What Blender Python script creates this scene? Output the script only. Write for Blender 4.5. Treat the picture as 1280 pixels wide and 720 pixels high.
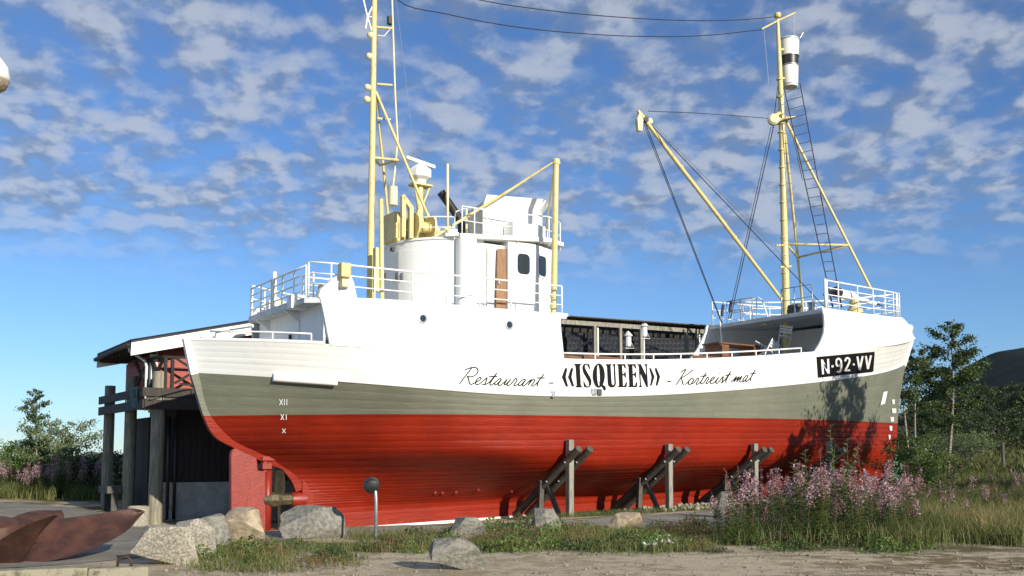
import bpy, bmesh, math, random
import numpy as np
from mathutils import Vector, Matrix, noise
from mathutils.bvhtree import BVHTree
from mathutils.geometry import tessellate_polygon

for o in list(bpy.data.objects): bpy.data.objects.remove(o)
scene = bpy.context.scene
col = scene.collection
R = math.radians

# ------------------------------------------------------------------ camera
F, CX, CY, HZ, CAMH = 1200., 640., 470., 570., 1.5      # measured on the 1280x720 photograph
PITCH = math.atan((HZ-CY)/F)
cam = bpy.data.cameras.new('camera'); camo = bpy.data.objects.new('camera', cam); col.objects.link(camo)
cam.sensor_width = 36; cam.lens = 36*F/1280; cam.shift_y = (CY-360)/1280
cam.clip_start = .1; cam.clip_end = 20000
camo.location = (0, 0, CAMH); camo.rotation_euler = (math.pi/2+PITCH, 0, 0)
scene.camera = camo

# ------------------------------------------------------------------ light
SUN_EL, SUN_AZ = R(20), R(37)          # azimuth: from behind the camera round to the right
SUN_DIR = Vector((math.sin(SUN_AZ)*math.cos(SUN_EL), -math.cos(SUN_AZ)*math.cos(SUN_EL), math.sin(SUN_EL)))
sl = bpy.data.lights.new('sun', 'SUN'); sl.energy = 5.0; sl.angle = R(.53); sl.color = (1, .92, .77)
so = bpy.data.objects.new('sun', sl); col.objects.link(so)
so.rotation_euler = SUN_DIR.to_track_quat('Z', 'Y').to_euler(); so.location = SUN_DIR*60
vs = scene.view_settings
vs.view_transform = 'Standard'; vs.look = 'None'; vs.exposure = .35; vs.gamma = 1; vs.use_curve_mapping = False

w = bpy.data.worlds.new('World'); scene.world = w; w.use_nodes = True
nt = w.node_tree; nt.nodes.clear()
def N(tree, typ, **kw):
    n = tree.nodes.new(typ)
    for k, v in kw.items():
        if k.startswith('i_'):
            key = k[2:]; key = int(key) if key.isdigit() else key.replace('_', ' ')
            n.inputs[key].default_value = v
        else: setattr(n, k, v)
    return n
def mathn(tree, op, a, b=None, clamp=False):
    n = tree.nodes.new('ShaderNodeMath'); n.operation = op; n.use_clamp = clamp
    for i, v in enumerate((a, b)):
        if v is None: continue
        if isinstance(v, (int, float)): n.inputs[i].default_value = v
        else: tree.links.new(v, n.inputs[i])
    return n.outputs[0]
def maprange(tree, v, a, b, c=0, d=1, smooth=True):
    n = tree.nodes.new('ShaderNodeMapRange'); n.interpolation_type = 'SMOOTHSTEP' if smooth else 'LINEAR'
    tree.links.new(v, n.inputs[0])
    for i, x in enumerate((a, b, c, d)): n.inputs[i+1].default_value = x
    return n.outputs[0]
def mixc(tree, f, a, b, blend='MIX'):
    n = tree.nodes.new('ShaderNodeMix'); n.data_type = 'RGBA'; n.blend_type = blend
    for i, v in ((0, f), (6, a), (7, b)):
        if isinstance(v, (int, float)): n.inputs[i].default_value = v
        elif isinstance(v, tuple): n.inputs[i].default_value = v if len(v) == 4 else v+(1,)
        else: tree.links.new(v, n.inputs[i])
    return n.outputs[2]
SKY_STR = .095
sky = N(nt, 'ShaderNodeTexSky', sky_type='NISHITA'); sky.sun_disc = False
sky.sun_elevation = SUN_EL; sky.sun_rotation = math.pi - SUN_AZ   # sun at (sin, -cos)
sky.altitude = 0; sky.air_density = 1.0; sky.dust_density = 0.; sky.ozone_density = 3.5
tc = N(nt, 'ShaderNodeTexCoord'); sep = N(nt, 'ShaderNodeSeparateXYZ'); nt.links.new(tc.outputs['Generated'], sep.inputs[0])
zc = mathn(nt, 'MAXIMUM', sep.outputs[2], .03)
zp = mathn(nt, 'ADD', zc, .30)
comb = N(nt, 'ShaderNodeCombineXYZ')
nt.links.new(mathn(nt, 'DIVIDE', sep.outputs[0], zp), comb.inputs[0]); nt.links.new(mathn(nt, 'DIVIDE', sep.outputs[1], zp), comb.inputs[1])
comb.inputs[2].default_value = 3.7
def cloudfield(off):
    mp = N(nt, 'ShaderNodeVectorMath', operation='ADD'); nt.links.new(comb.outputs[0], mp.inputs[0]); mp.inputs[1].default_value = off
    a = N(nt, 'ShaderNodeTexNoise', i_Scale=14.5, i_Detail=6., i_Roughness=.5, i_Distortion=.0); nt.links.new(mp.outputs[0], a.inputs['Vector'])
    b = N(nt, 'ShaderNodeTexNoise', i_Scale=2.8, i_Detail=3., i_Roughness=.5); nt.links.new(mp.outputs[0], b.inputs['Vector'])
    return mathn(nt, 'ADD', mathn(nt, 'MULTIPLY', a.outputs[0], .72), mathn(nt, 'MULTIPLY', b.outputs[0], .34))
f0 = cloudfield((0, 0, 0)); f1 = cloudfield((SUN_DIR.x*.035, SUN_DIR.y*.035, 0.02))
dens = maprange(nt, f0, .37, .67)
# lit side of each cloudlet: less cloud toward the sun means brighter
lit = maprange(nt, mathn(nt, 'SUBTRACT', f0, f1), -.07, .085)
ccol = mixc(nt, lit, (.165, .21, .295, 1), (.40, .435, .50, 1))
scl = N(nt, 'ShaderNodeVectorMath', operation='SCALE'); nt.links.new(ccol, scl.inputs[0]); scl.inputs['Scale'].default_value = 1/SKY_STR
band = maprange(nt, sep.outputs[2], .155, .25)
thin = mathn(nt, 'MULTIPLY', mathn(nt, 'MULTIPLY', dens, band), .80)
tint = mixc(nt, 1., sky.outputs[0], (.66, .86, 1.13, 1), 'MULTIPLY')
skyc = mixc(nt, thin, tint, scl.outputs[0])
bg = N(nt, 'ShaderNodeBackground'); nt.links.new(skyc, bg.inputs[0]); bg.inputs[1].default_value = SKY_STR
wo = N(nt, 'ShaderNodeOutputWorld'); nt.links.new(bg.outputs[0], wo.inputs[0])

# ------------------------------------------------------------------ frames: photograph -> place
CAM = np.array([0., 0., CAMH])
def ray(u, v):
    x = (u-CX)/F; y = -(v-CY)/F
    return np.array([x, math.cos(PITCH)-y*math.sin(PITCH), math.sin(PITCH)+y*math.cos(PITCH)])
def at_z(u, v, z=0.): d = ray(u, v); return CAM+d*((z-CAMH)/d[2])
def at_y(u, v, Y): d = ray(u, v); return CAM+d*(Y/d[1])
TH = math.atan(F/1767.)                 # heading of the boat
AX = np.array([math.cos(TH), math.sin(TH), 0]); NX = np.array([math.sin(TH), -math.cos(TH), 0])
T0 = 3.1
P0 = at_z(712, 638); ORG = P0-NX*T0; ORG[2] = 0
def S2W(s, t, z=0.): return ORG+AX*s+NX*t+np.array([0, 0, z])
def W2S(x, y): d = np.array([x, y, 0])-ORG; return float(d@AX), float(d@NX)
def sh(u, v, t=0.):
    d = ray(u, v); k = (t-(CAM-ORG)@NX)/(d@NX); q = CAM+k*d
    return float((q-ORG)@AX), float(q[2])
def solve(u, v, tf):
    t = 2.5
    for _ in range(8):
        s, z = sh(u, v, t); t = tf(s)
    return s, t, z
def L(s, t, z): return (s, -t, z)       # ship frame to local axes (x forward, y port, z up)
def sm(x, a, b):
    x = max(0., min(1., (x-a)/(b-a))); return x*x*(3-2*x)
def ground(x, y):
    s, t = W2S(x, y)
    gc = float(np.interp(s, [-14, -9, -5, 0, 4.5, 8, 14, 22], [-.3, -.5, -.52, -.36, -.27, -.16, -.02, .1]))
    z = gc*(1-sm(t, .3, 6.2))*(1-.5*sm(-t, 4, 9))
    if x < -8: z = z*(1-sm(-x, 12, 20)) - .12*sm(-x, 12, 20)
    rr = sm(x, 9, 20)
    z += rr*(.75*sm(y, 38, 52)+2.0*sm(y, 52, 95)+6*sm(y, 95, 240))
    z -= (1-rr)*.6*sm(y, 60, 140)
    z += .03*noise.noise(Vector((x*.6, y*.6, 0)))+.012*noise.noise(Vector((x*2.1, y*2.1, 5)))
    return z

# ------------------------------------------------------------------ materials
def mat(name, c, rough=.6, var=.0, vscale=6., c2=None, bump=.0, bscale=40., metal=0., stretch=None, spec=.5, detail=5., thr=(.35, .65)):
    m = bpy.data.materials.new(name); m.use_nodes = True; t = m.node_tree
    b = t.nodes['Principled BSDF']; b.inputs['Roughness'].default_value = rough; b.inputs['Metallic'].default_value = metal
    b.inputs['Specular IOR Level'].default_value = spec
    cc = tuple(c)+(1,)
    if c2 is None and var: c2 = tuple(max(0, x*(1-var)) for x in c)
    co = N(t, 'ShaderNodeTexCoord'); vec = co.outputs['Object']
    if stretch:
        mp = N(t, 'ShaderNodeMapping'); mp.inputs['Scale'].default_value = stretch; t.links.new(vec, mp.inputs[0]); vec = mp.outputs[0]
    if c2 is not None:
        n = N(t, 'ShaderNodeTexNoise', i_Scale=vscale, i_Detail=detail, i_Roughness=.62); t.links.new(vec, n.inputs['Vector'])
        f = maprange(t, n.outputs[0], thr[0], thr[1])
        t.links.new(mixc(t, f, cc, tuple(c2)+(1,)), b.inputs['Base Color'])
    else: b.inputs['Base Color'].default_value = cc
    if bump:
        n2 = N(t, 'ShaderNodeTexNoise', i_Scale=bscale, i_Detail=4.); t.links.new(vec, n2.inputs['Vector'])
        bp = N(t, 'ShaderNodeBump', i_Strength=bump, i_Distance=.02); t.links.new(n2.outputs[0], bp.inputs['Height']); t.links.new(bp.outputs[0], b.inputs['Normal'])
    return m
M = {}
M['white'] = mat('white_paint', (.80, .80, .78), .42, c2=(.70, .70, .66), vscale=1.1, bump=.10, bscale=9, thr=(.5, .8), stretch=(1.6, 1.6, .5))
M['rail'] = mat('white_rail_paint', (.78, .78, .76), .4, c2=(.6, .57, .5), vscale=5, thr=(.6, .8))
M['greyp'] = mat('pale_grey_paint', (.60, .62, .63), .5, .2, 2.)
M['yellow'] = mat('cream_yellow_paint', (.63, .53, .23), .45, c2=(.42, .31, .12), vscale=6, bump=.12, thr=(.5, .78))
M['yellow2'] = mat('pale_cream_paint', (.74, .68, .42), .45, .15, 3.)
M['black'] = mat('black_paint', (.012, .012, .013), .42, c2=(.03, .028, .027), vscale=3.)
M['letter'] = mat('letter_black', (.010, .008, .011), .6, spec=.12)
M['letterw'] = mat('letter_white', (.78, .78, .76), .5)
M['glass'] = mat('window_glass', (.02, .027, .035), .06, spec=.8)
M['darkgrey'] = mat('dark_grey_metal', (.07, .075, .08), .5, .3, 8.)
M['wire'] = mat('steel_wire', (.035, .036, .04), .5, metal=.3)
M['rope'] = mat('dark_rope', (.03, .03, .05), .8)
M['steel'] = mat('galvanised_steel', (.42, .44, .46), .42, .25, 12., metal=.6)
M['brownwood'] = mat('brown_varnished_wood', (.20, .085, .035), .5, .45, 5., stretch=(1, 1, 6), bump=.1)
M['doorwood'] = mat('door_wood', (.30, .155, .07), .5, .3, 6., stretch=(4, 4, .6))
M['bronze'] = mat('bronze', (.13, .105, .055), .5, c2=(.06, .055, .035), vscale=9, metal=.5, bump=.15)
M['rudder'] = mat('rudder_red', (.25, .022, .012), .5, c2=(.20, .016, .009), vscale=7, bump=.35, bscale=26)
M['redtrim'] = mat('trim_red', (.26, .019, .009), .45, c2=(.2, .015, .008), vscale=5, bump=.15)
M['timber'] = mat('weathered_timber', (.30, .285, .235), .8, c2=(.16, .15, .12), vscale=3.5, stretch=(6, 6, .7), bump=.35, bscale=18)
M['darktimber'] = mat('tarred_timber', (.055, .052, .045), .75, c2=(.10, .092, .078), vscale=3.5, stretch=(6, 6, .8), bump=.3, bscale=18)
M['log'] = mat('dark_log', (.055, .052, .043), .7, c2=(.095, .085, .068), vscale=5, bump=.3, bscale=14)
M['concrete'] = mat('pale_concrete', (.56, .55, .50), .85, c2=(.40, .39, .35), vscale=3.5, bump=.25, bscale=30)
M['plinth'] = mat('dark_concrete', (.17, .165, .155), .88, .4, 3., bump=.3)
M['granite'] = mat('granite', (.43, .395, .32), .85, c2=(.20, .18, .15), vscale=30, bump=1., bscale=26, detail=8)
M['granite2'] = mat('grey_granite', (.25, .236, .20), .85, c2=(.13, .125, .11), vscale=14, bump=1., bscale=20, detail=8)
M['granite3'] = mat('tan_granite', (.42, .34, .235), .85, c2=(.22, .175, .12), vscale=7, bump=1., bscale=16, detail=8)
M['column'] = mat('pale_column_timber', (.30, .275, .20), .8, c2=(.17, .155, .115), vscale=3, stretch=(6, 6, .7), bump=.3, bscale=18)
M['shadetimber'] = mat('shade_black_timber', (.020, .017, .015), .8, .3, 4.)  # near-black stands in for shade on the balcony rails and under the pergola roof
M['beam'] = mat('mossy_old_beam', (.27, .25, .18), .9, c2=(.11, .10, .07), vscale=7, bump=.5, bscale=30, thr=(.45, .7))
M['gstone'] = mat('gravel_stone', (.27, .235, .18), .9, c2=(.16, .14, .11), vscale=1.3)
M['rust'] = mat('rusty_iron', (.10, .042, .025), .6, c2=(.05, .021, .016), vscale=3.2, bump=.25, bscale=25, metal=.15)
M['redboard'] = mat('red_house_paint', (.36, .075, .055), .65, c2=(.28, .055, .04), vscale=3, stretch=(.5, .5, 5), bump=.15)
M['housewhite'] = mat('house_white_paint', (.80, .79, .74), .55, .12, 2.5)
M['browntar'] = mat('dark_brown_boards', (.045, .036, .030), .75, .4, 4., stretch=(6, 6, .5), bump=.2)
M['roofing'] = mat('black_roofing', (.022, .023, .027), .7, .3, 4., bump=.3)
M['asphalt'] = mat('asphalt', (.27, .252, .215), .92, c2=(.195, .182, .155), vscale=1.1, bump=.5, bscale=120, detail=9, spec=.08)
M['pebble'] = mat('pebbles', (.40, .36, .28), .85, c2=(.22, .2, .16), vscale=1.7)
M['greenpaint'] = mat('green_plastic', (.035, .16, .06), .5, .2, 3.)
M['teal'] = mat('teal_cloth', (.03, .075, .085), .8, c2=(.06, .13, .14), vscale=9, stretch=(6, 6, 1.))
M['trunk'] = mat('birch_bark', (.34, .31, .27), .8, c2=(.10, .085, .07), vscale=5, stretch=(1, 1, 4), bump=.4)
M['stemgreen'] = mat('green_stem', (.10, .12, .035), .7, .4, 9.)
M['stemred'] = mat('reddish_stem', (.17, .075, .045), .7, .4, 9.)
M['mountain'] = mat('mountain_forest', (.010, .017, .014), .95, c2=(.022, .027, .021), vscale=.011, detail=9, spec=0.)
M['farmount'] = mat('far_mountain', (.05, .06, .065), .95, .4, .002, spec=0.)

def leafmat(name, c, c2, trans=.35, vs=.9):
    m = bpy.data.materials.new(name); m.use_nodes = True; t = m.node_tree; b = t.nodes['Principled BSDF']
    co = N(t, 'ShaderNodeTexCoord'); n = N(t, 'ShaderNodeTexNoise', i_Scale=vs, i_Detail=6., i_Roughness=.7); t.links.new(co.outputs['Object'], n.inputs['Vector'])
    cc = mixc(t, maprange(t, n.outputs[0], .36, .64), tuple(c)+(1,), tuple(c2)+(1,))
    t.links.new(cc, b.inputs['Base Color']); b.inputs['Roughness'].default_value = .55
    tr = N(t, 'ShaderNodeBsdfTranslucent'); t.links.new(cc, tr.inputs[0])
    mx = N(t, 'ShaderNodeMixShader'); mx.inputs[0].default_value = trans
    t.links.new(b.outputs[0], mx.inputs[1]); t.links.new(tr.outputs[0], mx.inputs[2])
    t.links.new(mx.outputs[0], t.nodes['Material Output'].inputs[0]); return m
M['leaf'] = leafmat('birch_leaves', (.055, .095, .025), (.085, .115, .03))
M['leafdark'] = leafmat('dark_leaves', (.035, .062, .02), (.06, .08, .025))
M['leaflight'] = leafmat('willow_leaves', (.13, .18, .06), (.17, .21, .09))
M['leaffw'] = leafmat('fireweed_leaves', (.085, .165, .03), (.13, .185, .04), vs=4.)
M['grass'] = leafmat('grass_blades', (.085, .125, .025), (.15, .155, .045), vs=.45)
M['grassdry'] = leafmat('dry_grass', (.30, .24, .10), (.22, .19, .07), vs=.5)
M['weedred'] = leafmat('red_weeds', (.20, .09, .05), (.14, .11, .04), vs=2.)
M['pink'] = leafmat('fireweed_flowers', (.33, .13, .17), (.46, .29, .32), vs=9.)
M['fluff'] = leafmat('fireweed_seed_fluff', (.50, .37, .38), (.33, .15, .18), vs=9.)
M['magenta'] = leafmat('fireweed_pods', (.21, .065, .065), (.27, .11, .11), vs=4.)
M['whiteflower'] = leafmat('white_petals', (.75, .74, .70), (.6, .6, .55))

# hull paint: red antifouling below a straight waterline, grey-green above it, fine scratches along the planks
def hullpaint():
    m = bpy.data.materials.new('hull_paint'); m.use_nodes = True; t = m.node_tree; b = t.nodes['Principled BSDF']
    co = N(t, 'ShaderNodeTexCoord'); sp = N(t, 'ShaderNodeSeparateXYZ'); t.links.new(co.outputs['Object'], sp.inputs[0])
    wl = mathn(t, 'ADD', mathn(t, 'MULTIPLY', sp.outputs[0], .0125), 2.62)
    below = mathn(t, 'LESS_THAN', sp.outputs[2], wl)
    mp = N(t, 'ShaderNodeMapping'); mp.inputs['Scale'].default_value = (.55, .55, 26); t.links.new(co.outputs['Object'], mp.inputs[0])
    sc = N(t, 'ShaderNodeTexNoise', i_Scale=1.6, i_Detail=8., i_Roughness=.7); t.links.new(mp.outputs[0], sc.inputs['Vector'])
    big = N(t, 'ShaderNodeTexNoise', i_Scale=.8, i_Detail=5., i_Roughness=.6); t.links.new(co.outputs['Object'], big.inputs['Vector'])
    mid = N(t, 'ShaderNodeTexNoise', i_Scale=3.5, i_Detail=6., i_Roughness=.65); mp2 = N(t, 'ShaderNodeMapping'); mp2.inputs['Scale'].default_value = (.5, .5, 3); t.links.new(co.outputs['Object'], mp2.inputs[0]); t.links.new(mp2.outputs[0], mid.inputs['Vector'])
    red = mixc(t, maprange(t, big.outputs[0], .35, .65), (.245, .0165, .004, 1), (.195, .0125, .0035, 1))
    red = mixc(t, mathn(t, 'MULTIPLY', maprange(t, mid.outputs[0], .55, .75), .5), red, (.25, .02, .007, 1))
    scr = mathn(t, 'MULTIPLY', maprange(t, sc.outputs[0], .655, .72), maprange(t, big.outputs[0], .42, .62))
    red = mixc(t, mathn(t, 'MULTIPLY', scr, .75), red, (.45, .17, .12, 1))
    gry = mixc(t, maprange(t, big.outputs[0], .35, .65), (.166, .170, .128, 1), (.142, .147, .112, 1))
    gry = mixc(t, mathn(t, 'MULTIPLY', maprange(t, mid.outputs[0], .5, .78), .35), gry, (.215, .22, .165, 1))
    gry = mixc(t, mathn(t, 'MULTIPLY', maprange(t, sc.outputs[0], .73, .8), .7), gry, (.4, .4, .34, 1))
    t.links.new(mixc(t, below, gry, red), b.inputs['Base Color']); b.inputs['Specular IOR Level'].default_value = .25
    t.links.new(maprange(t, mid.outputs[0], .3, .7, .40, .56), b.inputs['Roughness'])
    bp = N(t, 'ShaderNodeBump', i_Strength=.25, i_Distance=.012); t.links.new(sc.outputs[0], bp.inputs['Height'])
    wv = N(t, 'ShaderNodeBump', i_Strength=.35, i_Distance=.05); t.links.new(mid.outputs[0], wv.inputs['Height']); t.links.new(bp.outputs[0], wv.inputs['Normal'])
    t.links.new(wv.outputs[0], b.inputs['Normal']); return m
M['hull'] = hullpaint()
def groundmat():
    m = bpy.data.materials.new('ground'); m.use_nodes = True; t = m.node_tree; b = t.nodes['Principled BSDF']
    co = N(t, 'ShaderNodeTexCoord'); sp = N(t, 'ShaderNodeSeparateXYZ'); v = co.outputs['Object']; t.links.new(v, sp.inputs[0])
    def nz(s, d=6., r=.6):
        n = N(t, 'ShaderNodeTexNoise', i_Scale=s, i_Detail=d, i_Roughness=r); t.links.new(v, n.inputs['Vector']); return n.outputs[0]
    n1, n2, n3, n4 = nz(.55), nz(3.), nz(38., 8., .75), nz(.05)
    grav = mixc(t, maprange(t, n3, .35, .68), (.31, .255, .175, 1), (.64, .54, .39, 1))
    grav = mixc(t, mathn(t, 'MULTIPLY', maprange(t, n2, .46, .66), .55), grav, (.27, .235, .16, 1))
    soil = mixc(t, maprange(t, n2, .4, .62), (.085, .09, .03, 1), (.15, .115, .065, 1))
    right = maprange(t, mathn(t, 'ADD', sp.outputs[0], mathn(t, 'MULTIPLY', n1, 5)), 5., 9.)
    moss = mathn(t, 'MULTIPLY', maprange(t, mathn(t, 'ADD', mathn(t, 'MULTIPLY', n1, .5), mathn(t, 'MULTIPLY', n2, .5)), .46, .56), mathn(t, 'ADD', mathn(t, 'MULTIPLY', right, .55), .35))
    near = mixc(t, moss, grav, mixc(t, maprange(t, n3, .4, .6), (.13, .115, .045, 1), (.17, .105, .06, 1)))
    # gravel lot in front, soil and turf behind it
    fy = maprange(t, mathn(t, 'ADD', sp.outputs[1], mathn(t, 'MULTIPLY', n2, 1.4)), 15.6, 16.4)
    c = mixc(t, fy, near, mixc(t, maprange(t, n1, .42, .58), soil, grav))
    heath = mixc(t, maprange(t, n1, .35, .65), (.085, .085, .025, 1), (.13, .085, .035, 1))
    far = maprange(t, sp.outputs[1], 34., 40.)
    c = mixc(t, far, c, mixc(t, maprange(t, n4, .4, .6), heath, (.05, .065, .02, 1)))
    t.links.new(c, b.inputs['Base Color']); b.inputs['Roughness'].default_value = .95; b.inputs['Specular IOR Level'].default_value = .2
    bp = N(t, 'ShaderNodeBump', i_Strength=.5, i_Distance=.03); t.links.new(n3, bp.inputs['Height'])
    t.links.new(bp.outputs[0], b.inputs['Normal']); return m
M['ground'] = groundmat()

# ------------------------------------------------------------------ builders
class MB:
    def __init__(self): self.v = []; self.f = []; self.m = []
    def add(self, vs, fs, mi=0):
        k = len(self.v); self.v += [tuple(map(float, p)) for p in vs]
        for f in fs: self.f.append([i+k for i in f]); self.m.append(mi)
        return self
    def box(self, a, b, mi=0):
        (x0, y0, z0), (x1, y1, z1) = a, b
        return self.add([(x0,y0,z0),(x1,y0,z0),(x1,y1,z0),(x0,y1,z0),(x0,y0,z1),(x1,y0,z1),(x1,y1,z1),(x0,y1,z1)],
            [(0,3,2,1),(4,5,6,7),(0,1,5,4),(1,2,6,5),(2,3,7,6),(3,0,4,7)], mi)
    def beam(self, p, q, wd, ht, up=(0, 0, 1), mi=0):       # rectangular bar from p to q
        p = Vector(p); q = Vector(q); d = (q-p).normalized(); sd = d.cross(Vector(up))
        if sd.length < 1e-4: sd = d.cross(Vector((1, 0, 0)))
        sd.normalize(); u = sd.cross(d)
        vs = []
        for c in (p, q):
            for a, b in ((-1,-1),(1,-1),(1,1),(-1,1)): vs.append(c+sd*(a*wd/2)+u*(b*ht/2))
        return self.add(vs, [(3,2,1,0),(4,5,6,7),(0,1,5,4),(1,2,6,5),(2,3,7,6),(3,0,4,7)], mi)
    def tube(self, pts, r, n=8, mi=0, caps=True):
        pts = [Vector(p) for p in pts]; rs = r if isinstance(r, (list, tuple)) else [r]*len(pts)
        k = len(self.v); prev = None
        for i, p in enumerate(pts):
            d = ((pts[min(i+1, len(pts)-1)]-pts[max(i-1, 0)])).normalized()
            if prev is None:
                a = d.cross(Vector((0, 0, 1)) if abs(d.z) < .9 else Vector((1, 0, 0))).normalized()
            else: a = (prev-d*prev.dot(d)).normalized()
            prev = a; b = d.cross(a)
            for j in range(n):
                an = 2*math.pi*j/n; q = p+(a*math.cos(an)+b*math.sin(an))*rs[i]; self.v.append(tuple(q))
        for i in range(len(pts)-1):
            for j in range(n):
                self.f.append([k+i*n+j, k+i*n+(j+1) % n, k+(i+1)*n+(j+1) % n, k+(i+1)*n+j]); self.m.append(mi)
        if caps:
            self.f.append([k+j for j in range(n)][::-1]); self.m.append(mi)
            self.f.append([k+(len(pts)-1)*n+j for j in range(n)]); self.m.append(mi)
        return self
    def lathe(self, prof, c=(0, 0, 0), axis=(0, 0, 1), n=20, mi=0):   # prof: (radius, height)
        ax = Vector(axis).normalized(); a = ax.cross(Vector((0, 0, 1)) if abs(ax.z) < .9 else Vector((1, 0, 0))).normalized(); b = ax.cross(a)
        k = len(self.v); c = Vector(c)
        for r, h in prof:
            for j in range(n):
                an = 2*math.pi*j/n; self.v.append(tuple(c+ax*h+(a*math.cos(an)+b*math.sin(an))*r))
        for i in range(len(prof)-1):
            for j in range(n):
                self.f.append([k+i*n+j, k+i*n+(j+1) % n, k+(i+1)*n+(j+1) % n, k+(i+1)*n+j]); self.m.append(mi)
        self.f.append([k+j for j in range(n)][::-1]); self.m.append(mi)
        self.f.append([k+(len(prof)-1)*n+j for j in range(n)]); self.m.append(mi)
        return self
    def prism(self, poly, ext, mi=0):       # planar polygon (3-D points) extruded by vector ext
        P = [Vector(p) for p in poly]; e = Vector(ext); n = len(P)
        tr = tessellate_polygon([P])
        fs = [tuple(f) for f in tr]+[tuple(i+n for i in f[::-1]) for f in tr]+[(i, (i+1) % n, n+(i+1) % n, n+i) for i in range(n)]
        return self.add(P+[p+e for p in P], fs, mi)
    def grid(self, rows, mi=0, closed=False):
        k = len(self.v); nr = len(rows); nc = len(rows[0])
        for r in rows: self.v += [tuple(map(float, p)) for p in r]
        for i in range(nr-1):
            for j in range(nc if closed else nc-1):
                j2 = (j+1) % nc
                self.f.append([k+i*nc+j, k+i*nc+j2, k+(i+1)*nc+j2, k+(i+1)*nc+j]); self.m.append(mi)
        return self
    def build(self, name, m, parent=None, smooth=False, origin=(0, 0, 0), bevel=0., recalc=True, auto=None):
        ox, oy, oz = origin
        me = bpy.data.meshes.new(name)
        me.from_pydata([(x-ox, y-oy, z-oz) for x, y, z in self.v], [], self.f)
        mats = m if isinstance(m, (list, tuple)) else [m]
        for x in mats: me.materials.append(M[x])
        if len(mats) > 1: me.polygons.foreach_set('material_index', self.m)
        if recalc or bevel:
            bm = bmesh.new(); bm.from_mesh(me)
            if recalc: bmesh.ops.recalc_face_normals(bm, faces=bm.faces)
            if bevel:
                es = [e for e in bm.edges if len(e.link_faces) == 2 and e.calc_face_angle(0) > .6]
                bmesh.ops.bevel(bm, geom=es, offset=bevel, segments=2, affect='EDGES', profile=.5)
            bm.to_mesh(me); bm.free()
        if smooth or auto:
            me.polygons.foreach_set('use_smooth', [True]*len(me.polygons))
            if auto: me.set_sharp_from_angle(angle=R(auto))
        o = bpy.data.objects.new(name, me); col.objects.link(o)
        if parent: o.parent = parent
        return o
def empty(name, loc=(0, 0, 0), rz=0.):
    o = bpy.data.objects.new(name, None); col.objects.link(o); o.location = tuple(loc); o.rotation_euler = (0, 0, rz); o.empty_display_size = .3
    return o
def tag(o, label, cat, group=None):
    o['label'] = label; o['category'] = cat
    if group: o['group'] = group
    return o
def stuff(o, label=None, cat=None):
    o['kind'] = 'stuff'
    if label: o['label'] = label; o['category'] = cat
    return o
def struct(o): o['kind'] = 'structure'; return o
def copy_tree(o, parent=None):
    c = o.copy(); col.objects.link(c); c.parent = parent
    for ch in list(o.children): copy_tree(ch, c)
    return c
def cr(pts, n=4):                            # Catmull-Rom through 2-D/3-D points
    P = [np.array(p, float) for p in pts]
    if len(P) < 3: return [tuple(p) for p in P]
    out = []
    for i in range(len(P)-1):
        p0 = P[i-1] if i else 2*P[0]-P[1]; p3 = P[i+2] if i+2 < len(P) else 2*P[-1]-P[-2]
        for k in range(n):
            t = k/n
            out.append(tuple(.5*((2*P[i])+(P[i+1]-p0)*t+(2*p0-5*P[i]+4*P[i+1]-p3)*t*t+(-p0+3*P[i]-3*P[i+1]+p3)*t**3)))
    out.append(tuple(P[-1])); return out

# ------------------------------------------------------------------ ground, path, hills
def graded(vals): return np.array(sorted(set(np.round(vals, 3))))
gx = graded(list(np.arange(-30, 45, .6))+list(-30-np.geomspace(1, 6000, 26))+list(45+np.geomspace(1, 6000, 26)))
gy = graded(list(np.arange(-6, 60, .6))+list(60+np.geomspace(1, 7500, 40))+list(-6-np.geomspace(1, 200, 10)))
mb = MB(); mb.grid([[(x, y, ground(x, y)) for x in gx] for y in gy])
struct(mb.build('ground', 'ground', smooth=True))
near = [(-30, 12.3), (-12, 12.4), (-7.5, 12.7), (-5.5, 14.3), (-4.7, 16.3), (-3.5, 17.9), (-1.84, 18.5), (1, 19.3), (4.3, 21.3), (7, 24), (13, 31)]
farl = [(-60, 39), (-34, 37.5), (-18, 34), (-11, 28), (-6.6, 22.9), (-4.2, 21.2), (-1.6, 20.9), (1.2, 22.4), (4.2, 25.4), (7, 28.8), (12, 35)]
na = cr(near, 8); fa = cr(farl, 8)
rows = []
for k in range(17):
    q = k/16; rows.append([((1-q)*a[0]+q*b[0], (1-q)*a[1]+q*b[1]) for a, b in zip(na, fa)])
mb = MB(); mb.grid([[(x, y, ground(x, y)+.012+.006*noise.noise(Vector((x*3, y*3, 1)))) for x, y in r] for r in rows])
struct(mb.build('asphalt_path', 'asphalt', smooth=True))
# mountain behind the trees on the right
def ridge(name, px, Y, depth, mname, amp):
    mb = MB(); rows = []
    P = cr(px, 10); top = [at_y(u, v, Y) for u, v in P]
    for k in range(24):
        q = k/23.; row = []
        for i, p in enumerate(top):
            x = p[0]*(1-.25*(1-q)); y = Y-depth*(1-q)
            hgt = max(p[2], 0)*(1-(1-q)**1.35)
            hgt += amp*noise.fractal(Vector((x*4/Y, y*4/Y, q*3)), 1., 2., 6)*(q*(1.15-q)*3+.12)
            row.append((x, y, hgt-6*(1-q)))
        rows.append(row)
    rows.append([(x, y+depth*.7, -30) for x, y, z in rows[-1]])
    mb.grid(rows); return struct(mb.build(name, mname, smooth=True))
ridge('mountain', [(1085, 562), (1120, 530), (1150, 502), (1190, 470), (1235, 444), (1265, 437), (1310, 433), (1380, 445), (1460, 470), (1560, 500), (1700, 540)], 2300, 1100, 'mountain', 9)
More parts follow.
